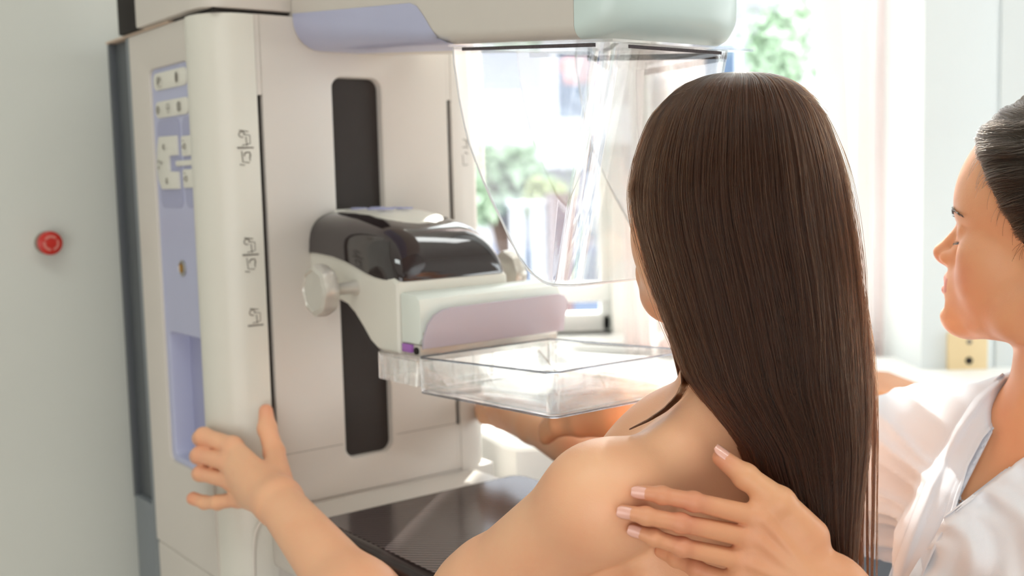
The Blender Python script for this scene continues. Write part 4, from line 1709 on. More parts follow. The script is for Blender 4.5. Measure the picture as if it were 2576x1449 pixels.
# ------------------------------------------------------------------ the woman in the white coat
NH = Vector((0.4968, 0.9998, 1.441))                     # centre of her head at eye height
NF = Vector((-0.750, 0.660, 0)).normalized()           # where her face points
NL = Vector((-NF.y, NF.x, 0))                          # her left, towards the camera
axN = [tuple(NF), tuple(NL), (0, 0, 1)]
NT = Vector((-0.82, -0.57, 0)).normalized()            # where her chest points
NR = Vector((-0.57, 0.82, 0)).normalized()             # her right side
NOTCH = Vector((0.462, 0.992, 1.262))                  # between the collar bones
FH = Field((0.33, 0.83, 1.10), (0.66, 1.22, 1.590), 0.0015)


def nh(f, l, z):
    return NH + NF * f + NL * l + Z3 * z


def e_(f, l, z, rf, rl, rz, k, op='add'):
    FH.put(ell(nh(f, l, z), (rf, rl, rz), axN), k, op)


# chest and neck under the coat's opening
axT = [tuple(NT), tuple(NR), (0, 0, 1)]


def nt_(f, r, z, o=NOTCH):
    return o + NT * f + NR * r + Z3 * z


NSR = Vector((0.425, 1.195, 1.207))
NSL = Vector((0.590, 0.930, 1.215))
FH.put(cap_(nt_(-0.07, 0.02, -0.022), NSR + NR * -0.05 + Z3 * -0.040, 0.038, 0.022), 0.02)
FH.put(cap_(nt_(-0.07, -0.02, -0.022), NSL + Z3 * -0.014, 0.043, 0.036), 0.03)
FH.put(ell(nt_(-0.075, 0.0, -0.115), (0.093, 0.150, 0.150), axT), 0.02)
FH.put(ell(nt_(0.000, 0.055, -0.145), (0.070, 0.060, 0.075), axT), 0.05)
FH.put(ell(nt_(0.000, -0.055, -0.145), (0.070, 0.060, 0.075), axT), 0.05)
FH.put(cap_(nt_(-0.055, 0, -0.02), nh(-0.018, 0, -0.055), 0.047, 0.050), 0.035)
for s_ in (1, -1):
    FH.put(cap_(nt_(-0.022, 0.014 * s_, -0.006), nt_(-0.046, 0.080 * s_, 0.002), 0.007, 0.007), 0.014)
    FH.put(cap_(nt_(-0.022, 0.008 * s_, 0.000), nh(-0.020, 0.050 * s_, -0.060), 0.0065, 0.010), 0.016)
# skull and face
HFld = FH
e_(-0.006, 0, 0.036, 0.096, 0.074, 0.082, 0.02)
e_(0.036, 0, 0.020, 0.053, 0.058, 0.050, 0.02)
e_(0.028, 0, -0.040, 0.062, 0.056, 0.058, 0.02)
e_(0.060, 0, -0.062, 0.040, 0.034, 0.034, 0.02)
for s_ in (1, -1):
    e_(0.052, 0.034 * s_, -0.036, 0.028, 0.026, 0.038, 0.014)
    e_(0.056, 0.040 * s_, -0.020, 0.018, 0.018, 0.016, 0.014)
    FH.put(cap_(nh(0.080, 0.004 * s_, -0.084), nh(0.020, 0.047 * s_, -0.074), 0.012, 0.018), 0.022)
    FH.put(cap_(nh(0.020, 0.047 * s_, -0.074), nh(-0.010, 0.056 * s_, -0.050), 0.018, 0.018), 0.02)
    # brow ridge
    FH.put(cap_(nh(0.079, 0.008 * s_, 0.0165), nh(0.066, 0.036 * s_, 0.021), 0.0080, 0.0075), 0.010)
# chin
e_(0.090, 0, -0.083, 0.0160, 0.017, 0.0150, 0.016)
# muzzle
e_(0.079, 0, -0.052, 0.022, 0.023, 0.024, 0.014)
# eye sockets
for s_ in (1, -1):
    e_(0.0945, 0.029 * s_, -0.001, 0.0125, 0.0125, 0.0100, 0.008, 'sub')
    e_(0.0700, 0.0300 * s_, -0.0005, 0.0128, 0.0140, 0.0125, 0.004)
    # upper lid fold and lower lid
    FH.put(cap_(nh(0.0810, 0.0195 * s_, 0.0040), nh(0.0745, 0.0400 * s_, 0.0025), 0.0026, 0.0024), 0.003)
# nose
for s_ in (1, -1):
    FH.put(cap_(nh(0.074, 0.011 * s_, -0.002), nh(0.090, 0.010 * s_, -0.026), 0.0085, 0.0085), 0.010)
FH.put(cap_(nh(0.0855, 0, 0.004), nh(0.1070, 0, -0.0205), 0.0064, 0.0068), 0.009)
e_(0.1072, 0, -0.0225, 0.0080, 0.0086, 0.0076, 0.006)
FH.put(cap_(nh(0.106, 0, -0.028), nh(0.096, 0, -0.0345), 0.0045, 0.0045), 0.006)
for s_ in (1, -1):
    e_(0.0975, 0.0105 * s_, -0.0265, 0.0085, 0.0052, 0.0066, 0.0045)
    e_(0.1010, 0.0058 * s_, -0.0345, 0.0042, 0.0024, 0.0034, 0.0015, 'sub')
# lips
for s_ in (1, -1):
    FH.put(cap_(nh(0.1000, 0.002 * s_, -0.0465), nh(0.0880, 0.0195 * s_, -0.0530), 0.0050, 0.0028), 0.0035)
    FH.put(cap_(nh(0.1015, 0.000, -0.0590), nh(0.0880, 0.0180 * s_, -0.0550), 0.0058, 0.0028), 0.0035)
for s_ in (1, -1):
    FH.put(cap_(nh(0.1070, 0.000, -0.0523), nh(0.0915, 0.0200 * s_, -0.0540), 0.0009, 0.0007), 0.0016, 'sub')
e_(0.108, 0, -0.0700, 0.008, 0.014, 0.0042, 0.010, 'sub')
# ear
for s_ in (1, -1):
    e_(-0.012, 0.073 * s_, -0.012, 0.017, 0.007, 0.028, 0.006)
    e_(-0.010, 0.080 * s_, -0.006, 0.008, 0.004, 0.014, 0.004, 'sub')
Vh, Fh = FH.mesh()

# near hand on the patient's back; each finger lies on the skin under it
HD = 0.0009
lo_ = at(1500, 1600, 0.86); hi_ = at(2330, 1090, 0.72)
FN = Field((0.062, 0.70, 1.075), (0.300, 0.90, 1.310), HD)


def on_back(px, py, r, y0=0.74, dflt=0.84):
    """depth for a finger joint of radius r resting on the patient's skin"""
    y = ray_hit(PB, px, py, y0, 1.0)
    return (y if y else dflt) - r * 1.25


def fing(j, r, lift):
    return [at(x, y, min(on_back(x, y, q) - l, 0.90)) for (x, y), q, l in zip(j, r, lift)], r


FJ = [
    ([(1905, 1300), (1745, 1262), (1665, 1246), (1606, 1238)], [0.0082, 0.0068, 0.0061, 0.0053], (0.026, 0.0155, 0.007, 0.0)),
    ([(1892, 1352), (1712, 1316), (1625, 1298), (1568, 1288)], [0.0082, 0.0068, 0.0061, 0.0053], (0.028, 0.0175, 0.008, 0.0)),
    ([(1872, 1410), (1716, 1376), (1645, 1352), (1594, 1335)], [0.0079, 0.0066, 0.0059, 0.0052], (0.024, 0.0140, 0.006, 0.0)),
    ([(1860, 1470), (1752, 1432), (1700, 1407), (1662, 1388)], [0.0073, 0.0061, 0.0055, 0.0049], (0.016, 0.0080, 0.003, 0.0)),
]
ybase = min(on_back(1890, 1352, 0.010) - 0.026, 0.815)
fingers = []
for j, r, lf in FJ:
    tip_y = [on_back(*q, rr) for q, rr in zip(j, r)]
    ys_ = [ybase + 0.002, None, None, tip_y[3]]
    ys_[1] = ybase * 0.52 + tip_y[3] * 0.48 - 0.006
    ys_[2] = ybase * 0.20 + tip_y[3] * 0.80 - 0.003
    ys_[1] = min(ys_[1], tip_y[1])
    ys_[2] = min(ys_[2], tip_y[2])
    fingers.append(([at(x, y, q) for (x, y), q in zip(j, ys_)], r))
WRN = at(2085, 1490, ybase - 0.004)
pn = FWD
MC = [f[0][0] for f in fingers]
palm = [(WRN, MC[0] + Vector((0.004, 0, 0)), 0.0230, 0.0102, pn, 0.62), (WRN, MC[1], 0.0235, 0.0102, pn, 0.62), (WRN, MC[2], 0.0235, 0.0100, pn, 0.62), (WRN, MC[3], 0.0225, 0.0095, pn, 0.62),
        (MC[0], MC[3], 0.0078, 0.0075, None, 1.0),
        (WRN, at(2330, 1690, 0.80), 0.0250, 0.031, pn, 0.80)]
ty = [on_back(1812, 1150, 0.0085), on_back(1868, 1196, 0.0095)]
thumb = ([at(2032, 1352, ybase + 0.006), at(1962, 1264, ybase + 0.004), at(1876, 1199, min(ty[1], ybase + 0.012)), at(1815, 1152, min(ty[0], ybase + 0.018))], [0.0165, 0.0112, 0.0092, 0.0070])
hand(FN, WRN, palm, fingers, thumb, 0.012)
# tendons on the back of the hand
for m_ in MC:
    FN.put(cap_(m_ + Vector((0.004, -0.0085, 0.0)), WRN.lerp(m_, 0.35) + Vector((0, -0.0105, 0)), 0.0022, 0.0012), 0.006)
Vn, Fn_ = FN.mesh()

# coarse rest of the body: arms, trunk, mostly under the coat
FB = Field((-0.02, 0.66, 0.80), (0.80, 1.50, 1.34), 0.004)
FB.put(ell(nt_(-0.090, 0, -0.20), (0.085, 0.135, 0.20), axT), 0.02)
FB.put(ell(nt_(-0.090, 0, -0.45), (0.100, 0.150, 0.16), axT), 0.05)
NER = Vector((0.230, 1.320, 1.160))
NWR = at(1545, 1042, 1.235)
FB.put(cap_(NSR + Z3 * -0.012, NER + Z3 * -0.012, 0.033, 0.033), 0.02)
FB.put(cap_(NER, NWR, 0.036, 0.024), 0.02)
NEL = Vector((0.520, 0.800, 1.035))
FB.put(cap_(NSL, NEL, 0.042, 0.036), 0.04)
FB.put(cap_(NEL, at(2330, 1690, 0.80), 0.036, 0.0300), 0.02)
# her far hand lies on the patient's right forearm
mcr = [at(1468, 1030, 1.262), at(1460, 1045, 1.258), at(1458, 1060, 1.254), at(1462, 1074, 1.25)]
fr_ = [([m_, m_ + Vector((-0.026, 0.022, -0.006)), m_ + Vector((-0.040, 0.040, -0.022))], [0.0105, 0.0092, 0.0080]) for m_ in mcr]
hand(FB, NWR, [(NWR, m_, 0.021, 0.0115, None, 1.0) for m_ in mcr], fr_, ([at(1530, 1030, 1.24), at(1485, 1012, 1.262), at(1450, 1014, 1.285)], [0.013, 0.0105, 0.0085]), 0.012)
FB.put(halfspace((0, 0, 0.83), (0, 0, 1), (-0.1, 0.6, 0.7), (0.9, 1.6, 0.83)), 0.0, 'sub')
Vb, Fb = FB.mesh()
Vx, Fx = join_meshes([(Vh, Fh), (Vn, Fn_), (Vb, Fb)])
nurse = np_mesh('person', Vx, Fx, M['skin_pale'])
tag(nurse, 'woman in a white coat seen in profile, laying a hand on the other woman\'s back', 'person')


def nurse_tint(co):
    w_ = np.zeros(len(co))
    loc = co - np.array(NH)
    f = loc @ np.array(NF); l = loc @ np.array(NL); z = loc[:, 2]
    lips = ((f > 0.084) & (np.abs(l) < 0.022) & (z < -0.0425 - 0.15 * np.abs(l)) & (z > -0.0655 + 0.35 * np.abs(l))).astype(float)
    w_ += lips * 0.75 * np.clip((f - 0.084) / 0.008, 0, 1)
    w_ += 0.35 * near(co, nh(0.070, 0.045, -0.035), 0.022)
    w_ += 0.5 * near(co, nh(0.110, 0, -0.026), 0.010)
    for pts, rs in fingers:
        w_ += 0.40 * near(co, pts[1], 0.0125) + 0.22 * near(co, pts[2], 0.009) + 0.25 * near(co, pts[3], 0.010) + 0.12 * near(co, pts[0], 0.014)
    w_ += 0.4 * near(co, thumb[0][3], 0.014)
    return np.clip(w_, 0, 1)


tint(nurse, nurse_tint)

# fingernails
camdir = -FWD
for (pts, rs), (w_, l_) in zip(fingers[:3], ((0.0049, 0.0064), (0.0049, 0.0064), (0.0047, 0.0060))):
    tip, prev = pts[3], pts[2]
    t = (tip - prev).normalized()
    up_ = camdir + UP * 0.10
    n_ = (up_ - t * up_.dot(t)).normalized()
    c = tip - t * 0.0006 + n_ * (rs[3] * 0.80)
    nail(c, c - t, n_, w_ * 0.92, l_, 'fingernail', nurse)
pts, rs = thumb
t = (pts[3] - pts[2]).normalized()
up_ = UP * 0.85 + RT * 0.35 - FWD * 0.75
n_ = (up_ - t * up_.dot(t)).normalized()
c = pts[3] + t * 0.0008 + n_ * 0.0058
nail(c, c - t, n_, 0.0052, 0.0080, 'fingernail', nurse)

# eyes: closed downward, with lashes and brows
for s_ in (1, -1):
    b = BM()
    pl = [nh(0.0835 - 0.0125 * a * a - 0.001, (0.0170 + 0.024 * a) * s_, -0.0055 - 0.0035 * math.sin(a * PI)) for a in np.linspace(0, 1, 9)]
    add_tube(b, pl, [0.0003, 0.0004, 0.0005, 0.0006, 0.0006, 0.0006, 0.0005, 0.0004, 0.0003], 6)
    obj('eyelid_line', b, M['hair_base'], nurse)
st = []
for s_ in (1, -1):
    for i in range(46):
        a = rng.random()
        p = nh(0.0830 - 0.0110 * a * a, (0.0170 + 0.024 * a) * s_, -0.0060 - 0.0035 * math.sin(a * PI))
        d_ = NF * 0.0065 + NL * (0.0045 * a * s_) + Z3 * (-0.0035 + rng.normal(0, 0.0005))
        st.append(np.array([tuple(p), tuple(p + d_ * 0.5 + Z3 * -0.0007), tuple(p + d_ + Z3 * 0.0006)]))
hair_curves('eyelashes', st, 0.00008, M['hair_base'], nurse)['kind'] = 'stuff'


def surf(F__, p, d, n=60, step=0.0006):
    """walk from inside point p along d until outside the solid"""
    p, d = Vector(p), Vector(d).normalized()
    for i in range(400):
        if F__.value(p) > 0:
            return p
        p = p + d * step
    return p


st = []
for s_ in (1, -1):
    for i in range(150):
        a = rng.random()
        zz = 0.0150 + 0.0070 * math.sin(min(1, a * 1.25) * PI * 0.6) - 0.006 * a * a + rng.normal(0, 0.0015) * (1.2 - a)
        base_ = nh(0.055, (0.008 + 0.036 * a) * s_, zz)
        p = surf(FH, base_, NF + NL * (0.25 * s_ * a))
        st.append(np.array([tuple(p - NF * 0.0004), tuple(p + NL * (0.0035 * s_) + NF * 0.0007 - NF * 0.0020 * a + Z3 * (0.0012 - 0.0016 * a)),
                            tuple(p + NL * (0.0070 * s_) - NF * 0.0048 * a * 0.9 + Z3 * (0.0012 - 0.003 * a))]))
hair_curves('eyebrows', st, 0.00012, M['hair_base'], nurse)['kind'] = 'stuff'

b = BM(); add_lathe(b, [(0.0, -0.0028), (0.002, -0.002), (0.0028, 0.0), (0.002, 0.002), (0.0, 0.0028)], nh(-0.006, 0.0805, -0.041), (0, 0, 1), 16)
obj('earring', b, M['brass'], nurse)
# hair drawn back from the hairline
hx = Field((0.33, 0.86, 1.34), (0.66, 1.16, 1.60), 0.003)
hx.put(ell(nh(-0.016, 0, 0.040), (0.1010, 0.0815, 0.0860), axN), 0.01)
hx.put(ell(nh(-0.060, 0, 0.020), (0.070, 0.070, 0.085), axN), 0.02)
# clear the face in front of the hairline
hx.put(halfspace(nh(0.070, 0, 0.076), NF * 0.93 + Z3 * -0.50, (0.3, 0.8, 1.3), (0.7, 1.3, 1.475)), 0.0, 'sub') if False else None


def hairline(l, z):
    """forward limit of the hair at side offset l and height z"""
    t = np.clip((0.080 - z) / 0.095, 0, 1)
    return 0.069 - 0.056 * t ** 0.85


def strip(F__):
    g = [(F__.lo[k] + F__.h * np.arange(F__.n[k])) for k in range(3)]
    X, Y, Zg = np.meshgrid(*g, indexing='ij')
    dx, dy, dz = X - NH.x, Y - NH.y, Zg - NH.z
    f = dx * NF.x + dy * NF.y
    lim = np.where(dz > 0.082, 0.5, hairline(0, dz))
    F__.a = np.maximum(F__.a, (f - lim) * 0.8).astype(np.float32)


strip(hx)
Vq, Fq = hx.mesh()
nhair = np_mesh('hair', Vq, Fq, M['hair_base'], nurse)
st = []


def ell_hit(z, l_, off=0.0):
    """forward coordinate on the hair surface for side l, height z"""
    q = 1 - ((z - 0.040) / 0.0875) ** 2 - (l_ / 0.083) ** 2
    return -0.016 + 0.1025 * math.sqrt(max(q, 0.0))


for i in range(9000):
    # root on or behind the hairline, combed back over the ellipsoid
    side = 1 if rng.random() < 0.8 else -1
    e0 = rng.uniform(-0.55, 1.25)
    z_ = 0.040 + 0.087 * math.sin(e0)
    if z_ > 0.081:
        a_min = 0.0
    else:
        q = (float(hairline(0, z_)) + 0.016) / (0.1025 * math.cos(e0))
        a_min = math.acos(max(-1.0, min(1.0, q)))
    az0 = a_min + (abs(rng.normal(0, 0.10)) if rng.random() < 0.6 else rng.uniform(0, 1.3))
    off = rng.uniform(-0.0012, 0.0016) + 0.0012 * math.sin(e0 * 23)
    lift = 0.0035 * rng.random()
    pts = []
    a1 = az0 + (2.6 - az0) * rng.uniform(0.55, 1.0)
    bow = rng.uniform(0.05, 0.22)
    for t in np.linspace(0, 1, 14):
        az = (az0 + (a1 - az0) * t) * side
        e = e0 + (0.05 - e0) * (t ** 1.5) * 0.75 + bow * math.sin(PI * t) * (0.7 if e0 < 0.7 else 0.15)
        k = 1 + (off + lift * math.sin(PI * min(1, 3 * t)) * (t < 0.34)) / 0.09
        pts.append(tuple(nh(-0.016 + 0.1025 * k * math.cos(e) * math.cos(az), 0.083 * k * math.cos(e) * math.sin(az), 0.040 + 0.0875 * k * math.sin(e))))
    st.append(np.array(pts))
# fine loose hairs at the temple
for i in range(26):
    z = rng.uniform(-0.01, 0.085)
    f0 = float(hairline(0, z)) + rng.uniform(-0.004, 0.004)
    p = surf(FH, nh(f0 - 0.004, 0.03, z), NL)
    q = surf(FH, nh(f0 + rng.uniform(0.0, 0.008), 0.03, z - rng.uniform(0.008, 0.024)), NL) + NL * 0.0008
    mid = (p + q) / 2 + NF * 0.002 + NL * 0.0022
    st.append(np.array([tuple((1 - t) ** 2 * p + 2 * t * (1 - t) * mid + t * t * q) for t in np.linspace(0, 1, 7)]))
hair_curves('hair_strands', st, 0.00019, M['hair_ash'], nhair)['kind'] = 'stuff'

# ---- the white coat
def cotton(name, color, transl):
    m = mat(name, color, 0.9, noise=0.012, nscale=8, bump=0.3, bscale=1800)
    n = m.node_tree
    p = n.nodes['Principled BSDF']
    t = n.nodes.new('ShaderNodeBsdfTranslucent')
    t.inputs[0].default_value = (0.84, 0.88, 0.96, 1)
    mx = n.nodes.new('ShaderNodeMixShader')
    mx.inputs[0].default_value = transl
    n.links.new(p.outputs[0], mx.inputs[1])
    n.links.new(t.outputs[0], mx.inputs[2])
    n.links.new(mx.outputs[0], n.nodes['Material Output'].inputs[0])
    return m


M['coat'] = cotton('white_cotton', srgb(236, 241, 250), 0.14)
M['coat_front'] = cotton('white_cotton_front', srgb(242, 243, 247), 0.08)
FC = Field((0.10, 0.70, 0.86), (0.80, 1.50, 1.40), 0.0030)
FC.put(ell(nt_(-0.075, 0.0, -0.115), (0.0985, 0.158, 0.156), axT), 0.02)
FC.put(ell(nt_(0.000, 0.055, -0.145), (0.0765, 0.0665, 0.0815), axT), 0.05)
FC.put(ell(nt_(0.000, -0.055, -0.145), (0.0765, 0.0665, 0.0815), axT), 0.05)
FC.put(ell(nt_(-0.070, 0, -0.33), (0.125, 0.165, 0.20), axT), 0.06)
FC.put(cap_(nt_(-0.07, 0.03, -0.012), NSR + Z3 * -0.010, 0.050, 0.050), 0.03)
FC.put(cap_(nt_(-0.07, -0.03, -0.012), NSL + Z3 * -0.010, 0.050, 0.050), 0.03)
FC.put(cap_(NSR + Z3 * -0.016, NER + Z3 * -0.020, 0.062, 0.066), 0.05)
FC.put(cap_(NSR + Vector((-0.01, 0.0, -0.085)), NER + Vector((0.03, 0.0, -0.060)), 0.042, 0.045), 0.06)
FC.put(cap_(NSL + Z3 * -0.01, NEL, 0.060, 0.055), 0.05)


def folds(F__):
    """soft cloth folds: displace the coat's surface with directed waves"""
    g = [(F__.lo[k] + F__.h * np.arange(F__.n[k], dtype=np.float32)) for k in range(3)]
    X, Y, Zg = np.meshgrid(*g, indexing='ij')
    arm = np.exp(-(((X - 0.36) / 0.13) ** 4 + ((Y - 1.22) / 0.16) ** 4))
    chest = np.exp(-(((X - 0.44) / 0.12) ** 2 + ((Y - 0.95) / 0.12) ** 2))
    # sleeve folds fan out from the armpit
    ax_, az_ = X - 0.475, Zg - 1.155
    ang = np.arctan2(az_, -ax_)
    rad = np.sqrt(ax_ ** 2 + az_ ** 2)
    ridge = lambda q: (1 - np.abs(np.sin(q))) ** 1.6
    f1 = -ridge(ang * 4.6 + 0.7 * np.sin(rad * 21)) * 0.0105 * np.clip(rad / 0.05, 0, 1)
    f1 -= ridge(ang * 9.5 + 1.1 * np.sin(rad * 27 + 1)) * 0.0045
    f1 += 0.006
    # chest folds run diagonally down to the lower left
    q = (X * 0.80 + Zg * -0.75)
    f2 = np.sin(q * 105 + 2.5 * np.sin((X + Zg) * 16)) * 0.0036 + np.sin(q * 210 + 4 * np.sin((X - Zg) * 12)) * 0.0014
    F__.a = F__.a + arm * f1 + chest * f2 * (1 - 0.6 * arm)


folds(FC)
# hollow: leave room for the body and the neck opening
FC.put(cap_(nt_(-0.050, 0, 0.005), nh(-0.018, 0, -0.055), 0.054, 0.064), 0.010, 'sub')
VA = at(2402, 1278, 0.955)                    # apex of the neckline


# neckline wedge: prism between two planes through the apex, running towards the neck
def wedge(F__, apex, p_up, p_dn, depth_dir):
    g = [(F__.lo[k] + F__.h * np.arange(F__.n[k], dtype=np.float32)) for k in range(3)]
    X, Y, Zg = np.meshgrid(*g, indexing='ij')
    A, D = np.array(apex), np.array(depth_dir)
    n1 = np.cross(np.array(p_up) - A, D); n1 /= np.linalg.norm(n1)
    n2 = np.cross(D, np.array(p_dn) - A); n2 /= np.linalg.norm(n2)
    mid = (np.array(p_up) + np.array(p_dn)) / 2 - A
    if n1 @ mid > 0: n1 = -n1
    if n2 @ mid > 0: n2 = -n2
    d1 = (X - A[0]) * n1[0] + (Y - A[1]) * n1[1] + (Zg - A[2]) * n1[2]
    d2 = (X - A[0]) * n2[0] + (Y - A[1]) * n2[1] + (Zg - A[2]) * n2[2]
    d = np.maximum(d1, d2)
    back = (X - A[0]) * NT.x + (Y - A[1]) * NT.y       # only the front of the coat
    d = np.maximum(d, -(back + 0.16))
    F__.a = np.maximum(F__.a, -d).astype(np.float32)


chest_dir = (Vector((NT.x, NT.y, -0.25))).normalized()
PU = at(2536, 1010, 0.985)
PD = at(2620, 1108, 0.930)
wedge(FC, VA, PU, PD, (VA - CAM).normalized())
# thin the shell so that the inside is hollow
Vc, Fc = FC.mesh()
coat = np_mesh('coat', Vc, Fc, M['coat'], nurse)
FT = Field((0.30, 0.76, -0.02), (0.82, 1.40, 1.0), 0.008)
HB = nt_(-0.09, 0, -0.42)
FT.put(ell(HB, (0.115, 0.160, 0.13), axT), 0.03)
for s_ in (1, -1):
    FT.put(cap_(HB + NR * (0.08 * s_), HB + NR * (0.085 * s_) + Z3 * -0.40, 0.085, 0.062), 0.03)
    FT.put(cap_(HB + NR * (0.085 * s_) + Z3 * -0.40, HB + NR * (0.09 * s_) + Z3 * -0.82, 0.062, 0.055), 0.02)
FT.put(halfspace((0, 0, 0.004), (0, 0, 1), (-0.4, 0.6, -0.3), (1.6, 1.7, 0.004)), 0.0, 'sub')
Vt, Ft_ = FT.mesh()
np_mesh('trousers', Vt, Ft_, M['coat'], nurse)
coat['label'] = 'white cotton coat with an open V neckline'


def on_coat(px, py, y0=0.80, y1=1.35):
    return ray_hit(FC, px, py, y0, y1, 0.0015)


def sheet(name, grid, nu, nv, lift, fold=None, thick=0.002, smooth=6, m='coat_front'):
    """a cloth panel over the coat: grid = rows of photo-space points; fold(u, v) adds outward depth"""
    G = np.array(grid, float)
    R0, C0 = G.shape[:2]
    us, vs = np.linspace(0, C0 - 1, nu), np.linspace(0, R0 - 1, nv)
    P_ = np.zeros((nv, nu, 2))
    for k in range(2):
        tmp = np.array([np.interp(us, range(C0), G[r, :, k]) for r in range(R0)])
        P_[:, :, k] = np.array([np.interp(vs, range(R0), tmp[:, c]) for c in range(nu)]).T
    D = np.full((nv, nu), np.nan)
    for j in range(0, nv):
        for i in range(0, nu):
            y = on_coat(P_[j, i, 0], P_[j, i, 1], 0.84, 1.12)
            if y: D[j, i] = y
    med = np.nanmedian(D)
    D[np.isnan(D)] = med
    # robust smoothing so that the panel hangs evenly
    for _ in range(smooth):
        E_ = np.pad(D, 1, mode='edge')
        D = np.minimum(D, 0.25 * (E_[:-2, 1:-1] + E_[2:, 1:-1] + E_[1:-1, :-2] + E_[1:-1, 2:]))* 0.5 + 0.125 * (E_[:-2, 1:-1] + E_[2:, 1:-1] + E_[1:-1, :-2] + E_[1:-1, 2:])
    b = BM()
    rows, back = [], []
    for j in range(nv):
        row, rb = [], []
        for i in range(nu):
            u, v = i / (nu - 1), j / (nv - 1)
            y = D[j, i] - lift - (fold(u, v) if fold else 0.0)
            row.append(at(P_[j, i, 0], P_[j, i, 1], y))
            rb.append(at(P_[j, i, 0], P_[j, i, 1], y + thick))
        rows.append(row)
        back.append(rb)
    va = add_loft(b, rows, cap=False, closed=False)
    vb = add_loft(b, back, cap=False, closed=False)
    for j in range(nv - 1):
        for i in (0, nu - 1):
            b.faces.new([va[j][i], va[j + 1][i], vb[j + 1][i], vb[j][i]])
    for i in range(nu - 1):
        for j in (0, nv - 1):
            b.faces.new([va[j][i], va[j][i + 1], vb[j][i + 1], vb[j][i]])
    return obj(name, b, M[m], coat, sharp=70)


def f_lapel(u, v):
    # a soft roll along the outer edge, a hem along the inner edge
    return 0.005 * math.sin(PI * min(1, u * 2.2)) ** 2 * (u < 0.4545) + 0.0022 * (u > 0.86) + 0.0016 * math.sin(6 * v + 3 * u)


sheet('lapel', [
    [(2522, 938), (2535, 950), (2548, 975), (2552, 1018)],
    [(2447, 1000), (2475, 1008), (2505, 1030), (2518, 1050)],
    [(2398, 1070), (2425, 1078), (2460, 1095), (2472, 1104)],
    [(2360, 1140), (2385, 1150), (2425, 1165), (2436, 1172)],
    [(2322, 1220), (2350, 1228), (2392, 1240), (2414, 1246)],
    [(2290, 1300), (2320, 1310), (2368, 1320), (2400, 1290)],
    [(2262, 1375), (2292, 1385), (2330, 1392), (2366, 1350)],
    [(2228, 1470), (2258, 1475), (2292, 1480), (2325, 1440)],
    [(2190, 1600), (2220, 1600), (2255, 1600), (2290, 1560)]], 40, 90, 0.006, f_lapel, m='coat')


def f_front(u, v):
    # folds fan from the V's edge down to the left
    s_ = u * 1.0 - v * 0.35
    a = 0.0042 * math.sin(s_ * 19 + 1.2 * math.sin(v * 5)) + 0.0018 * math.sin(s_ * 41 + 2.0 * math.sin(v * 7 + 1))
    a *= min(1.0, v * 5 + 0.1)
    return a + 0.0025 * (v < 0.028)


sheet('front_panel', [
    [(2378, 1296), (2444, 1246), (2500, 1190), (2576, 1137), (2660, 1085), (2760, 1040)],
    [(2352, 1350), (2448, 1300), (2510, 1255), (2590, 1210), (2680, 1165), (2780, 1120)],
    [(2310, 1410), (2420, 1370), (2510, 1340), (2600, 1300), (2700, 1260), (2800, 1230)],
    [(2268, 1480), (2380, 1460), (2500, 1450), (2610, 1420), (2720, 1400), (2820, 1380)],
    [(2230, 1580), (2360, 1570), (2490, 1570), (2610, 1560), (2720, 1540), (2840, 1520)]], 110, 80, 0.010, f_front)
sheet('placket', [
    [(2404, 1286), (2444, 1246), (2500, 1190), (2576, 1137), (2660, 1085), (2760, 1040)],
    [(2405, 1288), (2448, 1256), (2505, 1202), (2583, 1151), (2667, 1100), (2767, 1055)]], 90, 4, 0.0128, lambda u, v: 0.0005 * math.sin(u * 260) * v, 0.0014)
# ------------------------------------------------------------------ outside the windows
M['facade'] = mat('pale_facade', srgb(190, 186, 190), 0.8, noise=0.06, nscale=1)
M['facade_band'] = mat('white_balcony', srgb(236, 236, 240), 0.8, noise=0.03, nscale=1)
M['out_glass'] = mat('dark_outdoor_glass', srgb(96, 112, 136), 0.15, noise=0.1, nscale=2)
M['leaf'] = mat('green_leaves', srgb(186, 208, 178), 0.6, noise=0.35, nscale=3)
M['leaf_light'] = mat('yellow_green_leaves', srgb(196, 204, 150), 0.6, noise=0.3, nscale=3)
M['bark'] = mat('bark', srgb(90, 70, 60), 0.9, noise=0.3, nscale=10)
M['car_blue'] = mat('blue_car_paint', srgb(78, 98, 132), 0.25, coat=0.6, noise=0.03)
M['tyre'] = mat('tyre_rubber', srgb(40, 40, 42), 0.8, noise=0.1)
M['asphalt'] = mat('asphalt', srgb(150, 150, 156), 0.9, noise=0.15, nscale=4)
M['red_cloth'] = mat('faded_red_awning', srgb(200, 140, 138), 0.8, noise=0.1, nscale=5)
M['post'] = mat('white_post_paint', srgb(232, 232, 236), 0.6, noise=0.05)
M['brown'] = mat('brown_pot', srgb(120, 96, 96), 0.8, noise=0.1)
GZ = -0.45
bm = BM(); add_box(bm, -12, 16, YW + 0.3, 30, GZ - 0.1, GZ)
struct('ground', bm, M['asphalt'])


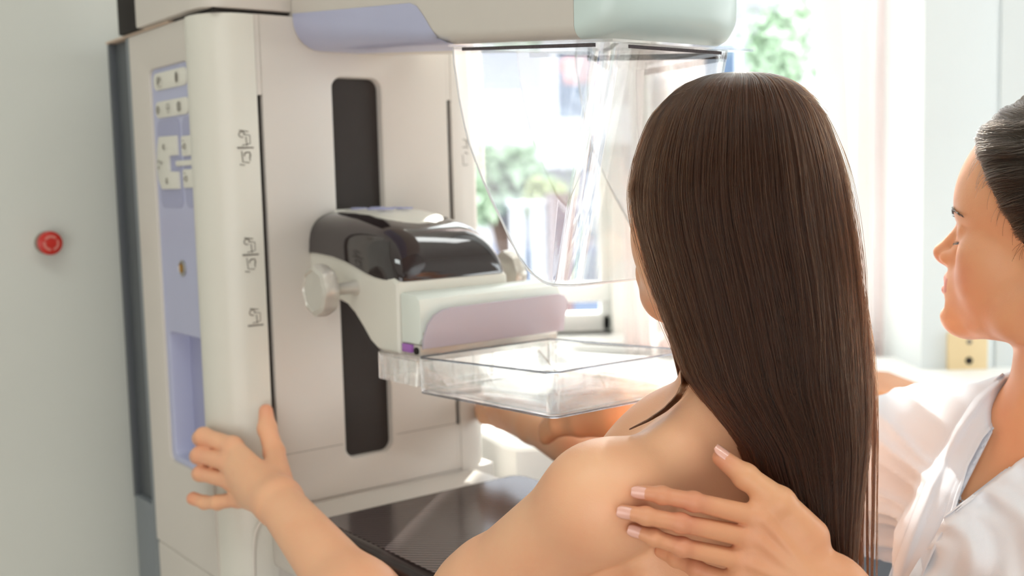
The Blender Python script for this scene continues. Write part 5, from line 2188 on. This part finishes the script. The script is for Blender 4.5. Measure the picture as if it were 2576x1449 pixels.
def house(name, x0, x1, y, z1, label, cols, rows_, band=True):
    r = empty(name, ((x0 + x1) / 2, y, GZ))
    tag(r, label, 'building')
    w_ = (x1 - x0) / 2
    b = BM(); add_box(b, -w_, w_, 0, 4, 0, z1 - GZ); obj('wall', b, M['facade'], r)
    for j, (za, zb) in enumerate(rows_):
        for i, (xa, xb) in enumerate(cols):
            b = BM(); add_box(b, xa, xb, -0.06, 0.02, za - GZ, zb - GZ, 0.02)
            f = obj('window', b, M['facade_band'], r)
            b = BM(); add_box(b, xa + 0.08, xb - 0.08, -0.09, -0.06, za - GZ + 0.08, zb - GZ - 0.08)
            obj('pane', b, M['out_glass'], f)
        if band:
            b = BM(); add_box(b, -w_, w_, -0.7, 0, za - GZ - 0.55, za - GZ - 0.12, 0.02)
            obj('balcony', b, M['facade_band'], r)
    b = BM(); add_box(b, -w_ - 0.2, w_ + 0.2, -0.3, 4.2, z1 - GZ, z1 - GZ + 0.18, 0.02); obj('roof', b, M['facade_band'], r)
    return r


house('apartment_building', -3.4, 3.4, 14.0, 6.2, 'pale apartment building with white balconies seen through the left window', [(0.9 - 0.35, 1.25 + 0.35), (2.05, 2.9), (-1.6, -0.6), (3.0, 3.3)],
      [(2.15, 3.15), (0.25, 1.2), (4.1, 5.1)])
house('apartment_building', 4.2, 11.0, 17.0, 6.0, 'pale apartment building seen through the right window', [(-2.6, -1.6), (-0.8, 0.2), (1.2, 2.2)], [(2.4, 3.5), (0.3, 1.3)])


def tree(x, y, zc, rx, rz, m, label, n=900, seed=1, name='leafy_tree'):
    r_ = np.random.default_rng(seed)
    t = empty(name, (x, y, GZ))
    tag(t, label, 'tree', 'trees outside the windows')
    b = BM()
    add_tube(b, [(0, 0, 0), (0.03, 0, (zc - GZ) * 0.5), (0.0, 0.02, zc - GZ)], [0.11, 0.08, 0.04], 8)
    for k in range(6):
        a = k * 1.05
        add_tube(b, [(0, 0, (zc - GZ) * 0.7), (math.cos(a) * rx * 0.6, math.sin(a) * rx * 0.6, zc - GZ + rz * 0.3)], [0.045, 0.015], 6)
    obj('trunk', b, M['bark'], t)
    cl = r_.normal(0, 1, (14, 3)); cl /= np.linalg.norm(cl, axis=1)[:, None]
    cl = cl * r_.uniform(0.35, 0.95, (14, 1)) * np.array([rx, rx, rz])
    V_, F_ = [], []
    for i in range(n):
        c = cl[r_.integers(14)] + r_.normal(0, 0.22, 3) * np.array([rx, rx, rz])
        u = r_.normal(0, 1, 3); u /= np.linalg.norm(u)
        v = np.cross(u, r_.normal(0, 1, 3)); v /= np.linalg.norm(v)
        s_ = r_.uniform(0.05, 0.11)
        c = c + np.array([0, 0, zc - GZ])
        k = len(V_)
        V_ += [c - u * s_, c + v * s_ * 0.5, c + u * s_, c - v * s_ * 0.5]
        F_.append((k, k + 1, k + 2, k + 3))
    np_mesh('crown', np.array(V_), np.array(F_), m, t)
    return t


p = at(1265, 470, 8.8); tree(p.x, p.y, p.z, 0.30, 0.34, M['leaf'], 'green leafy tree outside the left window, nearest the machine', seed=3)
p = at(1372, 500, 8.0); tree(p.x, p.y, p.z, 0.13, 0.14, M['leaf_light'], 'small yellow-green tree outside the left window', 420, 5)
p = at(1960, 150, 12.4); tree(p.x, p.y, p.z, 0.44, 0.75, M['leaf'], 'green tree outside the right window, partly hidden by the open sash', 1300, 8)
p = at(2085, 300, 11.6); tree(p.x, p.y, p.z, 0.18, 0.5, M['leaf'], 'narrow green tree outside at the right edge of the right window', 500, 9)


def pot(px, py, Y, r0, h, label):
    p = at(px, py, Y)
    b = BM()
    add_lathe(b, [(0.0, 0), (r0 * 0.6, 0), (r0, h * 0.9), (r0 * 1.08, h), (r0 * 0.9, h), (r0 * 0.8, h * 0.8), (0, h * 0.8)], (p.x, p.y, GZ), (0, 0, 1), 20)
    tag(obj('plant_pot', b, M['brown']), label, 'plant pot')


pot(1408, 520, 7.2, 0.09, at(1408, 485, 7.2).z - GZ, 'tall brown plant pot outside the left window')

# parked car
c = empty('parked_car', (at(1320, 690, 10.6).x, 10.6, GZ))
tag(c, 'blue car parked outside beyond the left window sill', 'car')
prof = [(-2.0, 0.30), (-2.05, 0.55), (-1.95, 0.78), (-1.25, 0.86), (-0.75, 1.30), (0.85, 1.34), (1.45, 0.90), (1.98, 0.80), (2.05, 0.50), (1.95, 0.28)]
b = BM(); add_prism(b, prof, -0.8, 0.8, 0.06, 3, fn=lambda a_, z_, t: (a_, t, z_)); obj('body', b, M['car_blue'], c)
for xa, xb in ((-0.70, 0.02), (0.10, 0.88)):
    b = BM(); add_prism(b, [(xa - (0.35 if xa < 0 else 0), 0.90), (xa, 1.24), (xb, 1.26), (xb + (0.35 if xb > 0.5 else 0), 0.92)], -0.83, -0.80, 0, fn=lambda a_, z_, t: (a_, t, z_)); obj('side_window', b, M['out_glass'], c)
for xw in (-1.25, 1.3):
    for yw in (-0.78, 0.78):
        b = BM(); add_lathe(b, [(0.0, -0.1), (0.2, -0.1), (0.31, -0.09), (0.32, 0), (0.31, 0.09), (0.2, 0.1), (0, 0.1)], (xw, yw, 0.32), (0, 1, 0), 24); obj('wheel', b, M['tyre'], c)

# white posts of a fence, red awnings
for k, px in enumerate((1300, 1352)):
    p = at(px, 520, 7.6)
    b = BM(); add_box(b, p.x - 0.05, p.x + 0.05, 7.55, 7.65, GZ, p.z, 0.01)
    add_box(b, p.x - 0.07, p.x + 0.07, 7.53, 7.67, p.z, p.z + 0.04, 0.01)
    tag(obj('garden_post', b, M['post']), ('white garden post outside, the one closer to the green tree', 'white garden post outside, beside the yellow-green tree')[k], 'post')
for k, (px, py, w_, h_) in enumerate(((1452, 175, 0.30, 0.26), (1510, 320, 0.2, 0.3))):
    p = at(px, py, 12.0)
    b = BM()
    add_prism(b, [(-0.0, h_ / 2), (-0.35, -h_ / 2), (-0.33, -h_ / 2 - 0.05), (0.02, h_ / 2 - 0.03)], -w_ / 2, w_ / 2, 0, fn=lambda a_, z_, t: (p.x + t, p.y + a_, p.z + z_))
    add_box(b, p.x - w_ / 2, p.x + w_ / 2, p.y, p.y + 1.35, p.z + h_ / 2 - 0.02, p.z + h_ / 2)
    tag(obj('awning', b, M['red_cloth']), ('upper faded red awning on the building outside', 'lower faded red awning on the building outside')[k], 'awning')

# ------------------------------------------------------------------ furniture by the windows
M['table_white'] = mat('white_table_laminate', srgb(246, 246, 244), 0.4, noise=0.01)
M['gray_leg'] = mat('gray_cabinet', srgb(120, 124, 132), 0.5, noise=0.04)
M['orange_wood'] = mat('orange_wood', srgb(206, 134, 78), 0.4, noise=0.2, nscale=12)
tb = empty('white_table', (0.55, 2.0, 0))
tag(tb, 'white table standing under the windows behind the two women', 'table')
b = BM(); add_prism(b, [(-0.572, -0.345), (-0.550, -0.37), (0.75, -0.37), (0.75, 0.37), (-0.76, 0.37), (-0.76, 0.04), (-0.71, -0.01)], 0.955, 1.10, 0.012, 3); obj('table_top', b, M['table_white'], tb)
b = BM(); add_box(b, -0.52, 0.72, -0.34, 0.36, 0.0, 0.955, 0.006, 2); obj('cabinet', b, M['gray_leg'], tb)
b = BM()
p0 = at(2178, 958, 2.0)
add_prism(b, [(0.640, 1.80), (0.700, 1.72), (0.730, 1.74), (0.70, 2.05), (0.62, 2.10), (0.60, 1.95)], 1.101, 1.125, 0.004, 2)
tag(obj('wooden_board', b, M['orange_wood']), 'orange-brown wooden board lying on the white table behind the long hair', 'board')

# socket strip on the pale wall panel
M['socket'] = mat('beige_socket_plastic', srgb(232, 208, 164), 0.4, noise=0.02)
sk = at(2430, 905, 2.196)
so = empty('socket_strip', (sk.x, 2.196, sk.z))
tag(so, 'beige wall socket strip with dark round holes below the profiled face', 'socket')
hw, hh = 0.0385, 0.056
b = BM(); add_box(b, -hw, hw, -0.012, 0.004, -hh, hh, 0.003); obj('plate', b, M['socket'], so)
for zz, r_, m_ in ((0.0, 0.0075, 'black_gap'), (-0.034, 0.0050, 'gray_ring'), (0.038, 0.0055, 'gray_ring')):
    b = BM(); add_lathe(b, [(0.0, 0), (r_, 0), (r_, 0.0012), (0, 0.0012)], (0.001, -0.0119, zz), (0, -1, 0), 20); obj('socket_hole', b, M[m_], so)

# emergency stop button on the left wall
es = mw(-0.1475, -0.42, 1.4245)
eb = empty('emergency_stop_button', (es.x, es.y, es.z), R(37.5))
tag(eb, 'red emergency stop button with a pale ring on the left wall', 'button')
b = BM(); add_lathe(b, [(0.0, 0.0), (0.0165, 0.0), (0.0165, 0.006), (0.014, 0.009), (0.010, 0.010), (0.0, 0.010)], (0, 0, 0), (0, -1, 0), 32); obj('button_housing', b, M['gray_ring'], eb)
b = BM(); add_lathe(b, [(0.0, 0.009), (0.010, 0.009), (0.0165, 0.014), (0.0172, 0.019), (0.0165, 0.0235), (0.012, 0.0255), (0.0, 0.026)], (0, 0, 0), (0, -1, 0), 36); cap = obj('button_cap', b, M['red'], eb)
b = BM()
for a0, a1 in ((-75, 25), (45, 145), (165, 265)):
    n_ = 12
    ro_ = [(0.0112 * math.cos(R(a0 + (a1 - a0) * k / n_)), -0.0262, 0.0112 * math.sin(R(a0 + (a1 - a0) * k / n_))) for k in range(n_ + 1)]
    ri_ = [(0.0078 * math.cos(R(a0 + (a1 - a0) * k / n_)), -0.0264, 0.0078 * math.sin(R(a0 + (a1 - a0) * k / n_))) for k in range(n_ + 1)]
    add_loft(b, [ro_, ri_], cap=False, closed=False)
obj('ring_print', b, M['red_print'], cap)

# white cord below the gripping hand
b = BM()
cp_ = [at(x, y, Y) for x, y, Y in ((668, 1300, 1.345), (650, 1322, 1.347), (641, 1350, 1.349), (638, 1400, 1.350), (640, 1470, 1.350), (646, 1600, 1.350), (660, 1900, 1.33))]
cv = []
for i in range(len(cp_) - 1):
    for t in (0, 0.25, 0.5, 0.75):
        p_ = [cp_[max(i - 1, 0)], cp_[i], cp_[i + 1], cp_[min(i + 2, len(cp_) - 1)]]
        cv.append(0.5 * ((2 * p_[1]) + (p_[2] - p_[0]) * t + (2 * p_[0] - 5 * p_[1] + 4 * p_[2] - p_[3]) * t * t + (-p_[0] + 3 * p_[1] - 3 * p_[2] + p_[3]) * t ** 3))
add_tube(b, cv, 0.0022, 8)
tag(obj('cord', b, M['wire']), 'thin white cord hanging down the machine below the gripping hand', 'cord')

# printed height marks beside the slits
for k, (zc, big) in enumerate(((1.5452, 1), (1.4163, 1), (1.3284, 0))):
    z = zc
    b0, b1 = (-0.0315, -0.0115) if k < 2 else (-0.0290, -0.0095)
    zb_ = 1.5452 if k == 0 else (1.4155 if k == 1 else 1.3284)
    sg = [[(b0, zb_), (b1, zb_)]]
    x0 = b0 + 0.002
    up_ = zb_ + 0.003
    sg += [[(x0 + 0.004, up_), (x0 + 0.014, up_ + 0.002), (x0 + 0.014, up_ + 0.012), (x0 + 0.006, up_ + 0.013)], arc(x0 + 0.004, up_ + 0.013, 0.0035, 0, 300, 8), [(x0 + 0.010, up_ - 0.001), (x0 + 0.009, up_ + 0.010)], [(x0 + 0.001, up_ + 0.018), (x0 + 0.012, up_ + 0.0165)]]
    if big:
        dn = zb_ - 0.003
        sg += [arc(x0 + 0.010, dn - 0.006, 0.004, -60, 200, 8), [(x0 + 0.003, dn - 0.001), (x0 + 0.004, dn - 0.014), (x0 + 0.012, dn - 0.015)], [(x0 + 0.006, dn - 0.004), (x0 + 0.013, dn - 0.002), (x0 + 0.013, dn - 0.013)], [(x0, dn - 0.017), (x0 + 0.006, dn - 0.018)]]
    b = BM()
    for pl in sg:
        bar = pl is sg[0]
        add_tube(b, [(a_, (0.0 if a_ > -0.018 else (-(a_ + 0.018)) * 0.12) - 0.0001, c_) for a_, c_ in pl], 0.0010 if bar else 0.00055, 6)
    part('height_mark', b, M['print'])
sg = [[(0.299, 1.545), (0.309, 1.545)], [(0.300, 1.556), (0.308, 1.554), (0.308, 1.548)], [(0.299, 1.535), (0.300, 1.52), (0.307, 1.521)], [(0.303, 1.538), (0.308, 1.536)]]
b = BM()
for pl in sg:
    add_tube(b, [(a_, 0.0009, c_) for a_, c_ in pl], 0.00062, 5)
part('height_mark', b, M['print'])
